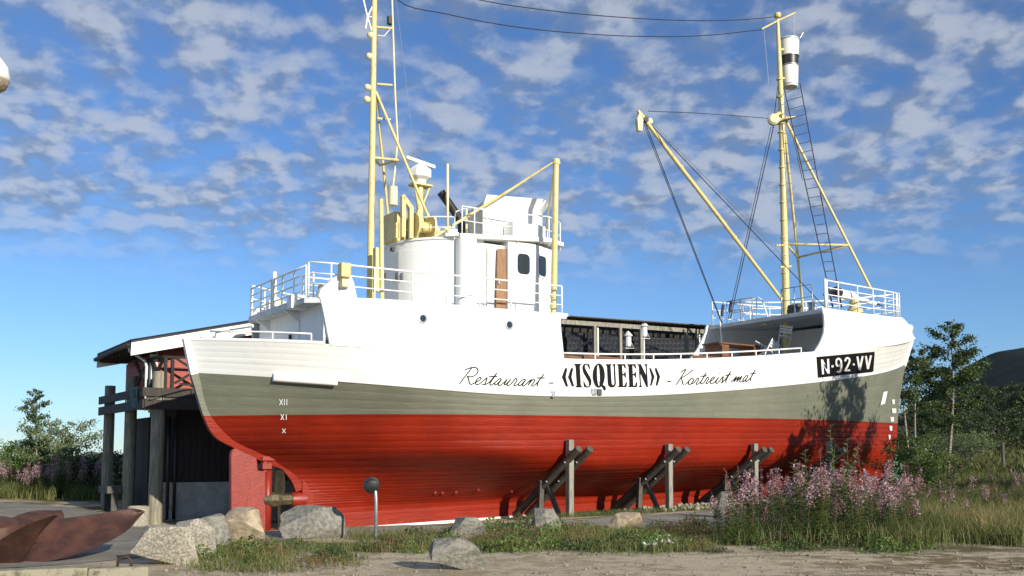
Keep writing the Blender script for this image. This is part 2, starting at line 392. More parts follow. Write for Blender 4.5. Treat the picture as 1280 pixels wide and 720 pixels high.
ridge('distant_mountain', [(-260, 575), (-120, 566), (-20, 572), (60, 573), (95, 570), (112, 565), (135, 569), (165, 574), (230, 571), (330, 577)], 9000, 1500, 'farmount', 12)

# ------------------------------------------------------------------ the boat: hull surface
zk = lambda s: -.5+.0245*(s+6.6)
zw = lambda s: 2.62+.0125*s
SP = np.array([(-.8, -6.6), (.61, -6.62), (.87, -6.73), (1.1, -6.9), (1.29, -7.1), (1.44, -7.5), (1.87, -8.43), (2.11, -8.84), (2.53, -9.08), (3.31, -9.34), (3.56, -9.42), (4.6, -9.64)])
BP = np.array([(-.3, 16.4), (.3, 17.9), (1, 18.95), (1.5, 19.33), (2, 19.5), (2.84, 19.58), (4, 19.83), (5.16, 20.2), (5.34, 20.32), (6.49, 20.95), (7, 21.2)])
sternS = lambda z: float(np.interp(z, SP[:, 0], SP[:, 1])); stemS = lambda z: float(np.interp(z, BP[:, 0], BP[:, 1]))
def bshape(s, sa, sf, B, La, pa, Lf, pf, e=.11):
    ua = min(1, max(0, (s-sa)/La)); uf = min(1, max(0, (sf-s)/Lf))
    return e+(B-e)*(1-(1-ua)**pa)*(1-(1-uf)**pf)
P5 = dict(B=3.2, La=4.8, pa=2.3, Lf=11.5, pf=2.2); P4 = dict(B=3.15, La=5.8, pa=2.2, Lf=12.3, pf=1.75)
b5 = lambda s: bshape(s, -9.6, 20.93, **P5)
b4 = lambda s: bshape(s, -9.4, 20.32, **P4)
px5 = [(237,425),(260,425.3),(300,426),(350,427.5),(410,429.5),(705,451),(780,452),(860,451),(940,447),(1015,442),(1060,438),(1100,433),(1139,425)]
px4 = [(245,467),(300,468.5),(370,471.5),(415,476),(470,482),(540,488),(620,493),(700,496),(780,495),(860,491),(930,487.5),(1015,479.5),(1080,470),(1129,457)]
q5 = [solve(u, v, b5) for u, v in px5]; q4 = [solve(u, v, b4) for u, v in px4]
c5 = np.polyfit([q[0] for q in q5], [q[2] for q in q5], 5); c4 = np.polyfit([q[0] for q in q4], [q[2] for q in q4], 5)
z5 = lambda s: float(np.polyval(c5, s)); z4 = lambda s: float(np.polyval(c4, s))
LEV = [  # fraction of the height to the waterline, half-beam, stern run, stern power, bow run, bow power
 (.085, .14, 6, 1.0, 5, 1.0), (.2, .38, 11, 1.1, 10, 1.1), (.35, 1.75, 10.2, 1.3, 11.5, 1.25), (.5, 2.62, 8.0, 1.45, 12, 1.42),
 (.65, 2.88, 6.2, 1.75, 12, 1.52), (.8, 2.96, 6.8, 1.95, 12.2, 1.58), (1.0, 3.06, 6.9, 2.1, 12.3, 1.65)]
MS = 72
sig = [.5-.5*math.cos(math.pi*i/MS) for i in range(MS+1)]
sig = [.55*a+.45*i/MS for i, a in enumerate(sig)]
levels = []
for f, B, La, pa, Lf, pf in LEV:
    z_ = lambda s, f=f: zk(s)+(zw(s)-zk(s))*f
    sa = sternS(z_(-7.6)); sf = stemS(z_(19)); sa = sternS(z_(sa)); sf = stemS(z_(sf))
    levels.append([(s, bshape(s, sa, sf, B, La, pa, Lf, pf), z_(s)) for s in [sa+(sf-sa)*q for q in sig]])
levels.append([(s, b4(s), z4(s)) for s in [-9.41+(20.32+9.41)*q for q in sig]])
levels.append([(s, b5(s), z5(s)) for s in [-9.62+(20.95+9.62)*q for q in sig]])
LV = np.array(levels)                       # level, station, (s,b,z)
def hp(w):                                  # w in 0..8 (7 = grey/white line, 8 = rail)
    i = min(int(w), 7); t = w-i
    a = LV[i]; b = LV[i+1]; p = LV[i-1] if i else 2*LV[0]-LV[1]; n = LV[i+2] if i+2 < 9 else 2*LV[8]-LV[7]
    if i >= 7: return a*(1-t)+b*t
    if i == 6: n = b+(b-a)*.6
    # non-uniform spacing: tangents scaled by height
    da = (b-p)/((b[:, 2:]-p[:, 2:])+1e-6); db = (n-a)/((n[:, 2:]-a[:, 2:])+1e-6); h = b[:, 2:]-a[:, 2:]
    da = np.where(np.abs(h) > 1e-4, da, 0); db = np.where(np.abs(h) > 1e-4, db, 0)
    t2, t3 = t*t, t**3
    return (2*t3-3*t2+1)*a+(t3-2*t2+t)*h*da+(-2*t3+3*t2)*b+(t3-t2)*h*db
NRED, NWH = 25, 6
edges = [7.*k/NRED for k in range(NRED+1)]+[7+k/NWH for k in range(1, NWH+1)]
# even girth at midship
ww = np.linspace(0, 7, 200); mid = np.array([hp(x)[MS//2] for x in ww]); g = np.concatenate([[0], np.cumsum(np.linalg.norm(np.diff(mid, axis=0), axis=1))])
edges = [float(np.interp(g[-1]*k/NRED, g, ww)) for k in range(NRED+1)]+[7+k/NWH for k in range(1, NWH+1)]

ship = empty('fishing_boat', ORG, TH)
tag(ship, 'long white, grey and red wooden fishing boat shored up on land', 'boat')
hullm = MB()
for side in (1, -1):
    hullm.grid([[L(p[0], side*max(.02, p[1]-.05), p[2]) for p in hp(w)] for w in np.linspace(0, 8, 33)])
hull = hullm.build('hull', ['white'], ship, smooth=True, recalc=False)
rnd = random.Random(4)
for k in range(len(edges)-1):
    a, b = edges[k], edges[k+1]
    for side in (1, -1):
        jit = rnd.uniform(-.0014, .0014); g_ = .0028 if k < NRED else .0012
        sub = [(a, -g_), (a+(b-a)*.07, jit), (a*.5+b*.5, jit+.002), (b-(b-a)*.07, jit), (b, -g_)]
        rows = []
        for w_, off in sub:
            P = hp(w_); Pu = hp(min(8, w_+.05)); Pd = hp(max(0, w_-.05))
            T = np.gradient(P, axis=0); V = Pu-Pd; nn = np.cross(T, V); nn /= np.linalg.norm(nn, axis=1)[:, None]+1e-9
            if nn[MS//2][1] < 0: nn = -nn
            row = []
            for i, p in enumerate(P):
                q = p+nn[i]*off; row.append(L(q[0], side*max(.01, q[1]), q[2]))
            rows.append(row)
        m_ = MB(); m_.grid(rows); m_.build('hull_plank', 'white' if k >= NRED else 'hull', hull, smooth=True, recalc=False, auto=40)
# BVH of the starboard skin for fixing lettering and fittings on it
bv, bf = [], []
rows = [[Vector(L(p[0], p[1], p[2])) for p in hp(w)] for w in np.linspace(0, 8, 65)]
for i, r in enumerate(rows):
    bv += r
    if i:
        k = len(r)
        for j in range(k-1): bf.append((((i-1)*k)+j, ((i-1)*k)+j+1, i*k+j+1, i*k+j))
MAT_SHIP = Matrix.Translation(Vector(ORG)) @ Matrix.Rotation(TH, 4, 'Z'); INV = MAT_SHIP.inverted()
def skin(extra=None):
    v, f = list(bv), list(bf)
    if extra:
        k = len(v); v += [Vector(x) for x in extra.v]; f += [tuple(i+k for i in q) for q in extra.f]
    return BVHTree.FromPolygons(v, f)
BV = skin()
def onhull(u, v, off=.014):
    d = ray(u, v); o_ = INV @ Vector(CAM); dd = (INV.to_3x3() @ Vector(d)).normalized()
    h = BV.ray_cast(o_, dd)
    if h[0] is None: return None
    n_ = h[1] if h[1].dot(dd) < 0 else -h[1]
    return h[0]+n_*off
# keel, stem and stern posts
def post(prof, inn, out, hw, name, mats, split):
    m_ = MB(); P = [np.array(p) for p in prof]; rows = []
    for i, p in enumerate(P):
        d = P[min(i+1, len(P)-1)]-P[max(i-1, 0)]; d = d/np.linalg.norm(d); nrm = np.array([d[1], -d[0]])
        if nrm[0]*out[1] < 0 and abs(nrm[0]) > .2: nrm = -nrm
        a = p-nrm*inn; b = p+nrm*out[0]
        rows.append([L(a[0], hw, a[1]), L(b[0], hw*.62, b[1]), L(b[0], -hw*.62, b[1]), L(a[0], -hw, a[1])])
    m_.grid(rows, closed=True)
    m_.m = [split(np.mean([m_.v[i][2] for i in f])) for f in m_.f]
    return m_.build(name, mats, hull, recalc=True, auto=35)
sp = cr([(s, z) for z, s in SP[1:-1]]+[(-9.63, 4.45)], 5)
post(sp, .10, (.15, -1), .135, 'stern_post', ['hull', 'white'], lambda z: 1 if z > 3.55 else 0)
bp_ = cr([(s, z) for z, s in BP[1:-1]], 5)
post(bp_, .12, (.12, 1), .12, 'stem_post', ['hull', 'white'], lambda z: 1 if z > 5.33 else 0)
m_ = MB(); rows = []
for s in np.linspace(-6.75, 18.0, 40):
    up = .32+.5*sm(s, 16, 18); rows.append([L(s, .14, zk(s)), L(s, .14, zk(s)+up), L(s, -.14, zk(s)+up), L(s, -.14, zk(s))])
m_.grid(rows, closed=True); m_.build('keel', 'hull', hull)
m_ = MB(); m_.prism([L(-6.62, .16, -.5), L(-6.62, .16, .95), L(-6.42, .16, 1.1), L(-6.25, .16, .95), L(-6.25, .16, -.5)], L(0, -.32, 0)); m_.build('deadwood', 'hull', hull, bevel=.02)
# white strip under the keel, and shoe
m_ = MB(); m_.grid([[L(s, .2, zk(s)-.1), L(s, .2, zk(s)+.04), L(s, -.2, zk(s)+.04), L(s, -.2, zk(s)-.1)] for s in np.linspace(-6.2, 0.6, 8)], closed=True); m_.build('keel_shoe', 'housewhite', hull)
m_ = MB(); m_.beam(L(-8.55, 0, -.52), L(-6.4, 0, -.46), .2, .16); m_.build('rudder_heel', 'redtrim', hull, bevel=.02)
# rub rail along the grey/white line and extra wear plank aft
def along(w, s0, s1, off, r, name, mname, dz=0., n=60, sides=(1, -1)):
    P = hp(w); ss = np.linspace(s0, s1, n)
    for side in sides:
        pts = [L(s, side*(float(np.interp(s, P[:, 0], P[:, 1]))+off), float(np.interp(s, P[:, 0], P[:, 2]))+dz) for s in ss]
        m_ = MB(); rows = []
        for p in pts: rows.append([(p[0], p[1]-side*.0, p[2]+r), (p[0], p[1]-side*r*.9, p[2]+r*.7), (p[0], p[1]-side*r*.9, p[2]-r*.7), (p[0], p[1], p[2]-r)])
        m_.grid(rows, closed=True); m_.build(name, mname, hull, smooth=True)
along(7, -6.9, 20.2, .0, .055, 'rub_rail', 'white', .045)
along(7, -8.0, -6.7, .03, .11, 'wear_plank', 'white', -.01, 12)
along(8, -9.6, -7.1, -.04, .05, 'cap_rail', 'rail', .02, 30)
along(8, -.3, 10.8, -.04, .05, 'cap_rail', 'white', .02, 40)
# inner bulwark and deck
for side in (1, -1):
    m_ = MB(); m_.grid([[L(np.clip(p[0], -9.3, 20.0), side*max(.02, p[1]-.17), p[2]) for p in hp(w)] for w in (8, 7.5, 7.02)])
    m_.build('bulwark_lining', 'white', ship, smooth=True, recalc=False)
m_ = MB(); m_.grid([[L(np.clip(p[0], -9.2, 19.9), k*max(.02, p[1]-.14), p[2]+.05*(1-k*k)) for p in hp(7.06)] for k in np.linspace(-1, 1, 7)]); m_.build('main_deck', 'greyp', ship, smooth=True)

# ------------------------------------------------------------------ poop side plating, boat deck
tpl = lambda s: b5(s)-.03
topw = lambda s: float(np.interp(s, *zip(*[(q[0], q[2]) for q in [solve(u, v, tpl) for u, v in [(399,367),(447,372.5),(470,374),(500,377),(600,384),(700,392)]]])))
sl0 = [solve(u, v, tpl) for u, v in [(412,429),(408,410),(404,390),(399,367)]]; sr0 = [solve(u, v, tpl) for u, v in [(704.5,452),(703,430),(701,410),(700,392)]]
plate = MB()
for side in (1, -1):
    rows = []
    for k in range(9):
        q = k/8; sL = float(np.interp(q, [0, .33, .67, 1], [a[0] for a in sl0])); sR = float(np.interp(q, [0, .33, .67, 1], [a[0] for a in sr0])); row = []
        for j in range(41):
            s = sL+(sR-sL)*j/40; row.append(L(s, side*(b5(s)+.004-.03*q), z5(s)-.03+(topw(s)-z5(s)+.03)*q))
        rows.append(row)
    m_ = MB(); m_.grid(rows)
    if side == 1: plate.grid(rows)
    m_.grid([[(x, y+side*.08, z) for x, y, z in r] for r in rows])
    m_.grid([[r[0] for r in rows], [(r[0][0], r[0][1]+side*.08, r[0][2]) for r in rows]]); m_.grid([[r[-1] for r in rows], [(r[-1][0], r[-1][1]+side*.08, r[-1][2]) for r in rows]])
    m_.grid([rows[-1], [(x, y+side*.08, z) for x, y, z in rows[-1]]])
    pl = m_.build('poop_plating', 'white', ship, recalc=False, auto=40)
    # hump with fairlead
    hpx = [(397, 372), (400, 362), (408, 355), (416, 348), (422, 344), (438, 344), (442, 352), (445, 366), (447, 378)]
    Q = [solve(u, v, tpl) for u, v in hpx]
    m_ = MB(); m_.prism([L(q[0], side*(b5(q[0])+.006), q[2]) for q in Q], L(0, -side*.3, 0)); m_.build('bulwark_hump', 'white', ship, bevel=.04)
BV = skin(plate)
for (u, v) in ((528, 398), (636, 406)):
    p = onhull(u, v, .0); nrm = Vector((0, -1, 0))
    m_ = MB(); m_.lathe([(.13, -.02), (.13, .025), (.09, .03)], p, nrm, 18); f_ = m_.build('porthole', 'steel', ship, auto=40)
    m_ = MB(); m_.lathe([(.085, .02), (.085, .036), (.06, .04)], p, nrm, 18); m_.build('pane', 'glass', f_)
zd = lambda s: 5.36+.0135*(s+7.4)
pe = lambda s: b5(s)-.06-.55*(1-sm(s, -7.5, -4.5))      # port edge of the boat deck
m_ = MB(); rows = []
for s in np.linspace(-7.52, -.1, 24):
    bb = b5(s)-.06; bq = pe(s); rows.append([L(s, bb, zd(s)-.13), L(s, bb, zd(s)), L(s, bb*.5, zd(s)+.03), L(s, -bq*.5, zd(s)+.03), L(s, -bq, zd(s)), L(s, -bq, zd(s)-.13)])
m_.grid(rows, closed=True); m_.f.append(list(range(6))); m_.m.append(0); m_.f.append(list(range(len(m_.v)-6, len(m_.v)))); m_.m.append(0)
m_.build('boat_deck', 'greyp', ship)
m_ = MB(); bb = b5(-7.1)-.1
m_.prism([L(-7.05, bb-.5, 3.45), L(-7.05, bb-.12, 4.1), L(-7.1, bb, 4.4), L(-7.1, bb, 5.28), L(-7.1, -bb+.5, 5.28), L(-7.1, -bb+.5, 4.4), L(-7.05, -bb+.5, 4.1), L(-7.05, -bb+.6, 3.45)], L(.08, 0, 0))
blk = m_.build('aft_bulkhead', 'white', ship)
m_ = MB(); m_.box((-7.135, -1.0, 3.4), (-7.085, -.35, 5.0)); dr = m_.build('door', 'white', blk, bevel=.03)
m_ = MB(); m_.box((-7.20, -.52, 4.42), (-7.13, -.46, 4.66)); m_.build('handle', 'black', dr, bevel=.01)
for t in (.9, -1.2): MB().prism([L(-7.1, t, 5.23), L(-7.1, t, 4.95), L(-7.5, t, 5.23)], L(0, -.07, 0)).build('deck_bracket', 'white', blk)
m_ = MB(); m_.prism([L(-.22, 2.95, 3.2), L(-.22, 2.95, 5.4), L(-.22, -2.95, 5.4), L(-.22, -2.95, 3.2)], L(-.08, 0, 0)); m_.build('fore_bulkhead', 'white', ship)
m_ = MB(); m_.box(L(-.42, 3.1, 5.40), L(-.0, 2.4, 5.5)); m_.build('deck_ledge', 'white', ship, bevel=.03)

# ------------------------------------------------------------------ railings
def railing(name, base, hgts, post_s, r=.022, mname='rail', parent=ship, extra_posts=True):
    # base: list of points (s,t,z); posts at every base point; rails at heights, child posts
    top = [L(s, t, z+hgts[0]) for s, t, z in base]
    rr = MB().tube(top, r*1.15, 7).build(name, mname, parent, smooth=True)
    for h in hgts[1:]:
        MB().tube([L(s, t, z+h) for s, t, z in base], r*.8, 6).build('rail_bar', mname, rr, smooth=True)
    for i in post_s:
        s, t, z = base[i]; MB().tube([L(s, t, z-.04), L(s, t, z+hgts[0])], r, 6).build('stanchion', mname, rr, smooth=True)
    return rr
# starboard and port boat-deck rails
for side in (1, -1):
    ss = [-7.42, -6.95, -5.95, -4.95, -3.95, -2.95, -1.95, -1.0, -.22]
    railing('boat_deck_railing', [(s, b5(s)-.12 if side == 1 else -pe(s)+.06, (topw(s) if side == 1 else zd(s))-.0) for s in ss], [.80 if side == 1 else .9, .53, .27], range(len(ss)))
# athwart rail at the after edge of the boat deck: four bars
bb = b5(-7.45)-.14
railing('aft_deck_railing', [(-7.47, t, zd(-7.47)) for t in np.linspace(bb, -pe(-7.45)+.08, 6)], [.80, .6, .4, .2], range(6), .024)
railing('ladder_railing', [(-7.0, t, zd(-7)) for t in (1.6, .9)]+[(-6.3, .9, zd(-6.3)), (-5.6, .9, zd(-5.6))], [.78, .58, .38, .2], range(4), .022)
MB().tube([L(-7.45, .05, 5.2), L(-7.45, .05, zd(-7.4)+1.0)], .055, 10).build('ladder_post', 'rail', ship, smooth=True)
# stern rail
ss = np.linspace(-9.25, -7.35, 6)
railing('stern_railing', [(s, b5(s)-.1, z5(s)) for s in ss], [.24], (1, 3, 5), .02)
railing('stern_railing', [(s, -b5(s)+.1, z5(s)) for s in ss], [.24], (1, 3, 5), .02)
# well deck rail
for side in (1, -1):
    ss = np.arange(-.2, 11.0, 1.12)
    railing('bulwark_railing', [(s, side*(b5(s)-.07), z5(s)+.03) for s in ss], [.19], range(1, len(ss)), .024)

# ------------------------------------------------------------------ forecastle
b6 = lambda s: bshape(s, -40, 20.3, 2.86, 1, 1, 10.5, 2.15, .05)
q6 = [solve(u, v, b6) for u, v in [(1034,386),(1050,387.5),(1065,389),(1082,391.3),(1100,394.2),(1114,397)]]+[(20.25, 0, 7.42)]
c6 = np.polyfit([q[0] for q in q6], [q[2] for q in q6], 2); z6 = lambda s: float(np.polyval(c6, s))
cut = [solve(u, v, lambda s: b5(s)-.1) for u, v in [(1014,443),(1023,431),(1029,418),(1032,406),(1034,394),(1034,385.5)]]
fore = MB()
for side in (1, -1):
    rows = []
    for k in range(13):
        q = k/12; s0 = float(np.interp(q, np.linspace(0, 1, 6), [c[0] for c in cut])); s1 = 20.95+(20.3-20.95)*q; row = []
        for j in range(61):
            x = j/60; x = 1-(1-x)**1.6; s = s0+(s1-s0)*x
            sw = min(s, 20.3+.65*(1-q))
            bot, tp = b5(min(s, 20.95)), b6(min(s, 20.3))
            kn = sm(s, 14.5, 19.5)*.10*(1-q)          # knuckle stands proud toward the stem
            zb, zt = z5(s), z6(s)
            t = bot+(tp-bot)*(q**1.15)+kn*max(0, 1-q*4) + .05*math.sin(math.pi*q)
            row.append(L(s, side*max(t, .02), zb-.01+(zt-zb+.01)*q))
        rows.append(row)
    if side == 1: fore.grid(rows)
    m_ = MB(); m_.grid(rows); m_.grid([[(x, y+side*.07*(1 if abs(y) > .1 else 0), z) for x, y, z in r] for r in rows]); m_.grid([[r[0] for r in rows], [(r[0][0], r[0][1]+side*.07, r[0][2]) for r in rows]])
    m_.build('forecastle_plating', 'white', ship, recalc=False, auto=45)
    # port inside is lined grey
BV = skin(fore)
for side in (1, -1):
    ss = np.linspace(12, 20.9, 50); P = [(s, b5(s)+.1*sm(s, 14.5, 19.5), z5(s)) for s in ss]
    m_ = MB(); kk = lambda s: .15+.85*sm(s, 12, 17); m_.grid([[L(s, side*(t-.02), z+.03*kk(s)) for s, t, z in P], [L(s, side*(t+.04*kk(s)), z+.01) for s, t, z in P], [L(s, side*(t+.04*kk(s)), z-.02*kk(s)) for s, t, z in P], [L(s, side*(t-.03), z-.05*kk(s)) for s, t, z in P]])
    m_.build('knuckle_strip', 'white', ship, smooth=True)
s_e = 11.66
m_ = MB(); rows = []
for s in np.linspace(s_e, 20.2, 30):
    bb = max(.04, b6(s)-.05); z = z6(s)-.06
    rows.append([L(s, bb, z-.07), L(s, bb, z), L(s, bb*.5, z+.05), L(s, 0, z+.06), L(s, -bb*.5, z+.05), L(s, -bb, z), L(s, -bb, z-.07)])
m_.grid(rows, closed=True); m_.f.append(list(range(7))); m_.m.append(0); m_.build('forecastle_deck', 'greyp', ship)
m_ = MB(); bb = b6(s_e); m_.box(L(s_e-.06, bb-.04, z6(s_e)-.16), L(s_e-.001, -bb+.04, z6(s_e)-.02)); m_.build('deck_edge', 'greyp', ship, bevel=.01)
# inner forward bulkhead and steps to port
m_ = MB(); m_.prism([L(15.2, 1.2, 4.7), L(15.2, 1.9, 5.6), L(15.2, 1.9, 6.6), L(15.2, -1.9, 6.6), L(15.2, -1.9, 5.6), L(15.2, -1.2, 4.7)], L(.06, 0, 0)); m_.build('forepeak_bulkhead', 'white', ship)
p = Vector(L(14.0, -2.75+.25, 5.75)); m_ = MB(); m_.lathe([(.15, 0), (.15, .05), (.11, .06)], p, (0, -1, 0), 16); f_ = m_.build('porthole', 'darkgrey', ship)
m_ = MB(); m_.box(L(11.3, -2.72, 4.5), L(11.95, -2.62, 5.9)); m_.build('side_panel', 'greyp', ship, bevel=.02)
MB().tube([L(11.6, -1.95, 4.2), L(11.6, -2.2, 7.2)], .03, 7).build('ladder_rail', 'rail', ship)
MB().box(L(12.2, -.35, z6(12)-.2), L(12.34, -.62, z6(12)-.145)).build('deck_lamp', 'yellow2', ship)
# bow railing: five bars following the edge round the stem
ss = list(np.linspace(11.95, 19.2, 11)); base = [(s, b6(s)-.1, z6(s)) for s in ss]+[(19.75, b6(19.75)-.12, z6(19.75)), (20.02, .14, z6(20)), (20.02, -.14, z6(20)), (19.75, -b6(19.75)+.12, z6(19.75))]
base += [(s, -b6(s)+.1, z6(s)) for s in ss[::-1][:9]]
railing('bow_railing', base, [1.03, .77, .52, .26], [0, 1, 3, 5, 7, 9, 10, 11, 12, 13, 15, 17, 19], .027)
MB().tube([L(11.85, b6(11.8)-.12, z6(11.8)-.1), L(11.85, b6(11.8)-.12, z6(11.8)+1.08)], .055, 9).build('rail_post', 'rail', ship, smooth=True)
# thinner galvanised rails along the after edge of the forecastle deck, starboard part
zt = z6(s_e)
railing('forecastle_edge_railing', [(s_e+.05, t, zt) for t in (2.2, 1.4, .8)], [.95, .5], range(3), .018, 'steel')
railing('forecastle_edge_railing', [(s_e+.05, t, zt) for t in (-.6, -1.2, -1.9)], [.85, .45], range(3), .018, 'steel')
railing('port_deck_railing', [(s, -b6(s)+.12, zt-.0) for s in np.linspace(11.7, 16.5, 6)], [.95, .62, .3], range(6), .024)
railing('companionway_railing', [(12.4, t, zt) for t in (-1.0, -1.7, -2.3)], [.9, .5], range(3), .024)
MB().tube([L(12.4, -.9, zt+.95), L(12.4, -.7, zt+.8), L(12.4, -.4, zt)], .03, 7).build('stair_rail', 'rail', ship)
# winch and bollards by the mast
m_ = MB(); m_.box(L(12.0, 1.2, zt), L(12.35, .8, zt+.22)); m_.lathe([(.12, -.25), (.12, .25)], L(12.2, 1.0, zt+.3), (0, 1, 0), 12); m_.build('deck_winch', 'darkgrey', ship, bevel=.015)
for t in (1.75, 1.95): MB().lathe([(.07, 0), (.07, .35), (.1, .37), (.1, .42)], L(12.15, t, zt-.02), n=12).build('bollard', 'steel', ship)
# anchor fairlead at the stem head
m_ = MB(); m_.prism([L(*[sh(u, v)[0], .15, sh(u, v)[1]]) for u, v in ((1124, 405), (1131, 405.5), (1136.5, 406.5), (1138.5, 410), (1135.5, 418), (1126, 420))], L(0, -.3, 0)); m_.build('stem_fairlead', 'white', ship, bevel=.04)
# harpoon gun
gb = (16.4, .55, z6(16.4))
m_ = MB(); m_.lathe([(.55, -.05), (.45, .1), (.22, .5), (.2, .8)], L(*gb), n=14); gun = m_.build('gun_mount', 'yellow', ship, auto=40)
a, b = Vector(L(gb[0]-.95, gb[1], gb[2]+.98)), Vector(L(gb[0]+1.0, gb[1], gb[2]+.80))
d = (b-a).normalized()
MB().tube([a, a+d*.9], [.19, .17], 14).build('gun_breech', 'white', gun, auto=40)
MB().tube([a+d*.8, b+d*.35], .09, 12).build('gun_barrel', 'white', gun, auto=40)
MB().tube([b+d*.3, b+d*.9], [.05, .01], 8).build('harpoon', 'black', gun)
m_ = MB(); m_.lathe([(.17, 0), (.22, .1), (.22, .25), (.1, .32)], a, -d, 14); m_.tube([a-d*.2, a-d*.7+Vector((0, 0, -.02)), a-d*.95+Vector((0, 0, -.25))], .05, 8); m_.build('gun_grip', 'black', gun, auto=40)

# ------------------------------------------------------------------ rudder and propeller
rp = [(287,690),(287,569),(288.5,563),(292,560),(296,560.5),(320,572),(321.5,588),(331,589),(331,690)]
m_ = MB(); m_.prism([L(sh(u, v)[0], .09, max(-.45, sh(u, v)[1])) for u, v in rp], L(0, -.18, 0))
rud = m_.build('rudder', 'rudder', ship, bevel=.03)
m_ = MB(); s_, z_ = sh(334, 588); m_.tube([L(s_+.02, 0, -.45), L(s_+.02, 0, z_)], .11, 10); m_.build('rudder_stock', 'redtrim', rud, smooth=True)
m_ = MB(); s_, z_ = sh(331, 578); m_.box(L(s_-.12, .17, z_-.18), L(s_+.14, -.17, z_-.02)); m_.box(L(s_-.12, .15, z_+.04), L(s_+.3, -.15, z_+.16)); m_.tube([L(s_, 0, z_-.25), L(s_, 0, z_+.2)], .10, 10); m_.build('rudder_hinge', 'redtrim', rud, bevel=.015)
s_, z_ = sh(347, 625)
m_ = MB(); m_.lathe([(.03, -.42), (.12, -.4), (.2, -.22), (.21, -.05), (.17, .1), (.16, .38)], L(s_, 0, z_), (1, 0, 0), 8); prop = m_.build('propeller', 'bronze', ship)
def blade(name, c, out, axis, length, width, pitch, mname, parent, thick=.03, curve=0., tipw=.25, droop=0., origin=(0, 0, 0)):
    c, out, ax = Vector(c), Vector(out).normalized(), Vector(axis).normalized(); side = ax.cross(out).normalized(); n = 14; rows = []
    for i in range(n+1):
        q = i/n; wd = width*(math.sin(math.pi*min(1, .18+.66*q)))*(1-max(0, (q-.8)/.2)**2*(1-tipw)); pa = pitch*(1-.45*q)
        cd = side*math.cos(pa)+ax*math.sin(pa); nn = cd.cross(out).normalized(); th = thick*(1-.7*q)
        ce = c+out*(length*q)+ax*(droop*q*q); sk = curve*q*q*width
        row = []
        for k in np.linspace(-1, 1, 7): row.append(ce+cd*(k*wd/2+sk)+nn*(th*(1-k*k)+.004)+ax*(.06*width*(1-k*k)))
        for k in np.linspace(1, -1, 7): row.append(ce+cd*(k*wd/2+sk)-nn*(th*.4*(1-k*k)+.004)+ax*(.06*width*(1-k*k)))
        rows.append(row)
    m_ = MB(); m_.grid(rows, closed=True); m_.f.append(list(range(14))); m_.m.append(0); m_.f.append(list(range(len(m_.v)-14, len(m_.v)))); m_.m.append(0)
    return m_.build(name, mname, parent, auto=50, origin=origin)
for an in (90, 270): blade('propeller_blade', L(s_+.05, 0, z_), (0, math.cos(R(an)), math.sin(R(an))), (1, 0, 0), .92, .34, R(38), 'bronze', prop)
MB().lathe([(.19, .36), (.21, .5), (.21, .75)], L(s_, 0, z_), (1, 0, 0), 14).build('shaft_boss', 'redtrim', ship, auto=40)

# ------------------------------------------------------------------ deckhouse and wheelhouse
def plan(pts, z0, z1, name, mname, parent, bevel=.0, auto=35):
    return MB().prism([L(s, t, z0) for s, t in pts], (0, 0, z1-z0)).build(name, mname, parent, bevel=bevel, auto=auto)
r_ = 1.72; ct = 1.8-r_
u_of = lambda s, t: 640+F*((ORG+AX*s+NX*t)[0])/((ORG+AX*s+NX*t)[1]*math.cos(PITCH)+(6.5-CAMH)*math.sin(PITCH))
cs = -2.3
for _ in range(12):
    um = min(u_of(cs-r_*math.sin(a), k*ct+r_*k*math.cos(a)) for a in np.linspace(0, math.pi/2, 30) for k in (1, -1)); cs += (479-um)/45
arc = [(cs-r_*math.sin(a), ct+r_*math.cos(a)) for a in np.linspace(0, math.pi/2, 10)]
house = plan([(-.9, 1.8)]+arc+[(s, -t) for s, t in arc[::-1]]+[(-.9, -1.8)], zd(-4)-.02, 7.50, 'deckhouse', 'white', ship)
MB().prism([L(s*1.006-.01, t*1.02, 7.502) for s, t in [(-2.0, 1.8)]+arc+[(s, -t) for s, t in arc[::-1]]+[(-2.0, -1.8)]], (0, 0, .06)).build('roof_edge', 'white', house)
m_ = MB(); m_.tube([L(-2.62, 1.86, 5.4), L(-2.62, 1.86, 7.5)], .29, 24); m_.build('vent_trunk', 'white', house, auto=40)
BV = BVHTree.FromPolygons([v.co.copy() for v in house.data.vertices], [tuple(p.vertices) for p in house.data.polygons])
gr = [[onhull(u, v, .03) for u in np.linspace(499, 545, 9)] for v in np.linspace(313, 381, 5)]; gr0 = [[onhull(u, v, 0) for u in np.linspace(499, 545, 9)] for v in np.linspace(313, 381, 5)]
if all(p is not None for r in gr for p in r):
    m_ = MB(); m_.grid(gr); m_.grid([gr[0], gr0[0]]); m_.grid([[r[0] for r in gr], [r[0] for r in gr0]]); m_.grid([[r[-1] for r in gr], [r[-1] for r in gr0]]); dd = m_.build('door', 'white', house, auto=40)
    p = onhull(504, 346, .05); MB().box(p-Vector((.03, .03, .1)), p+Vector((.03, .03, .1))).build('handle', 'darkgrey', dd)
for u in (481.5, 496): 
    p = onhull(u, 346, .01)
    if p: MB().box(p-Vector((.025, .03, .11)), p+Vector((.025, .03, .11))).build('door_hinge', 'darkgrey', house)
p = onhull(492, 312, .03)
if p: MB().box(p-Vector((.06, .05, .05)), p+Vector((.06, .05, .05))).build('wall_lamp', 'black', house)
roofpts = [(-2.9, 2.0), (-.6, 2.12), (.1, 2.12), (.95, 1.65), (1.25, .6), (1.25, -.6), (.95, -1.65), (.1, -2.12), (-2.9, -2.0)]
roof = MB().prism([L(s, t, 7.45+.075*(s+3.6)) for s, t in roofpts], (0, 0, .13)).build('bridge_deck', 'white', ship, bevel=.02)
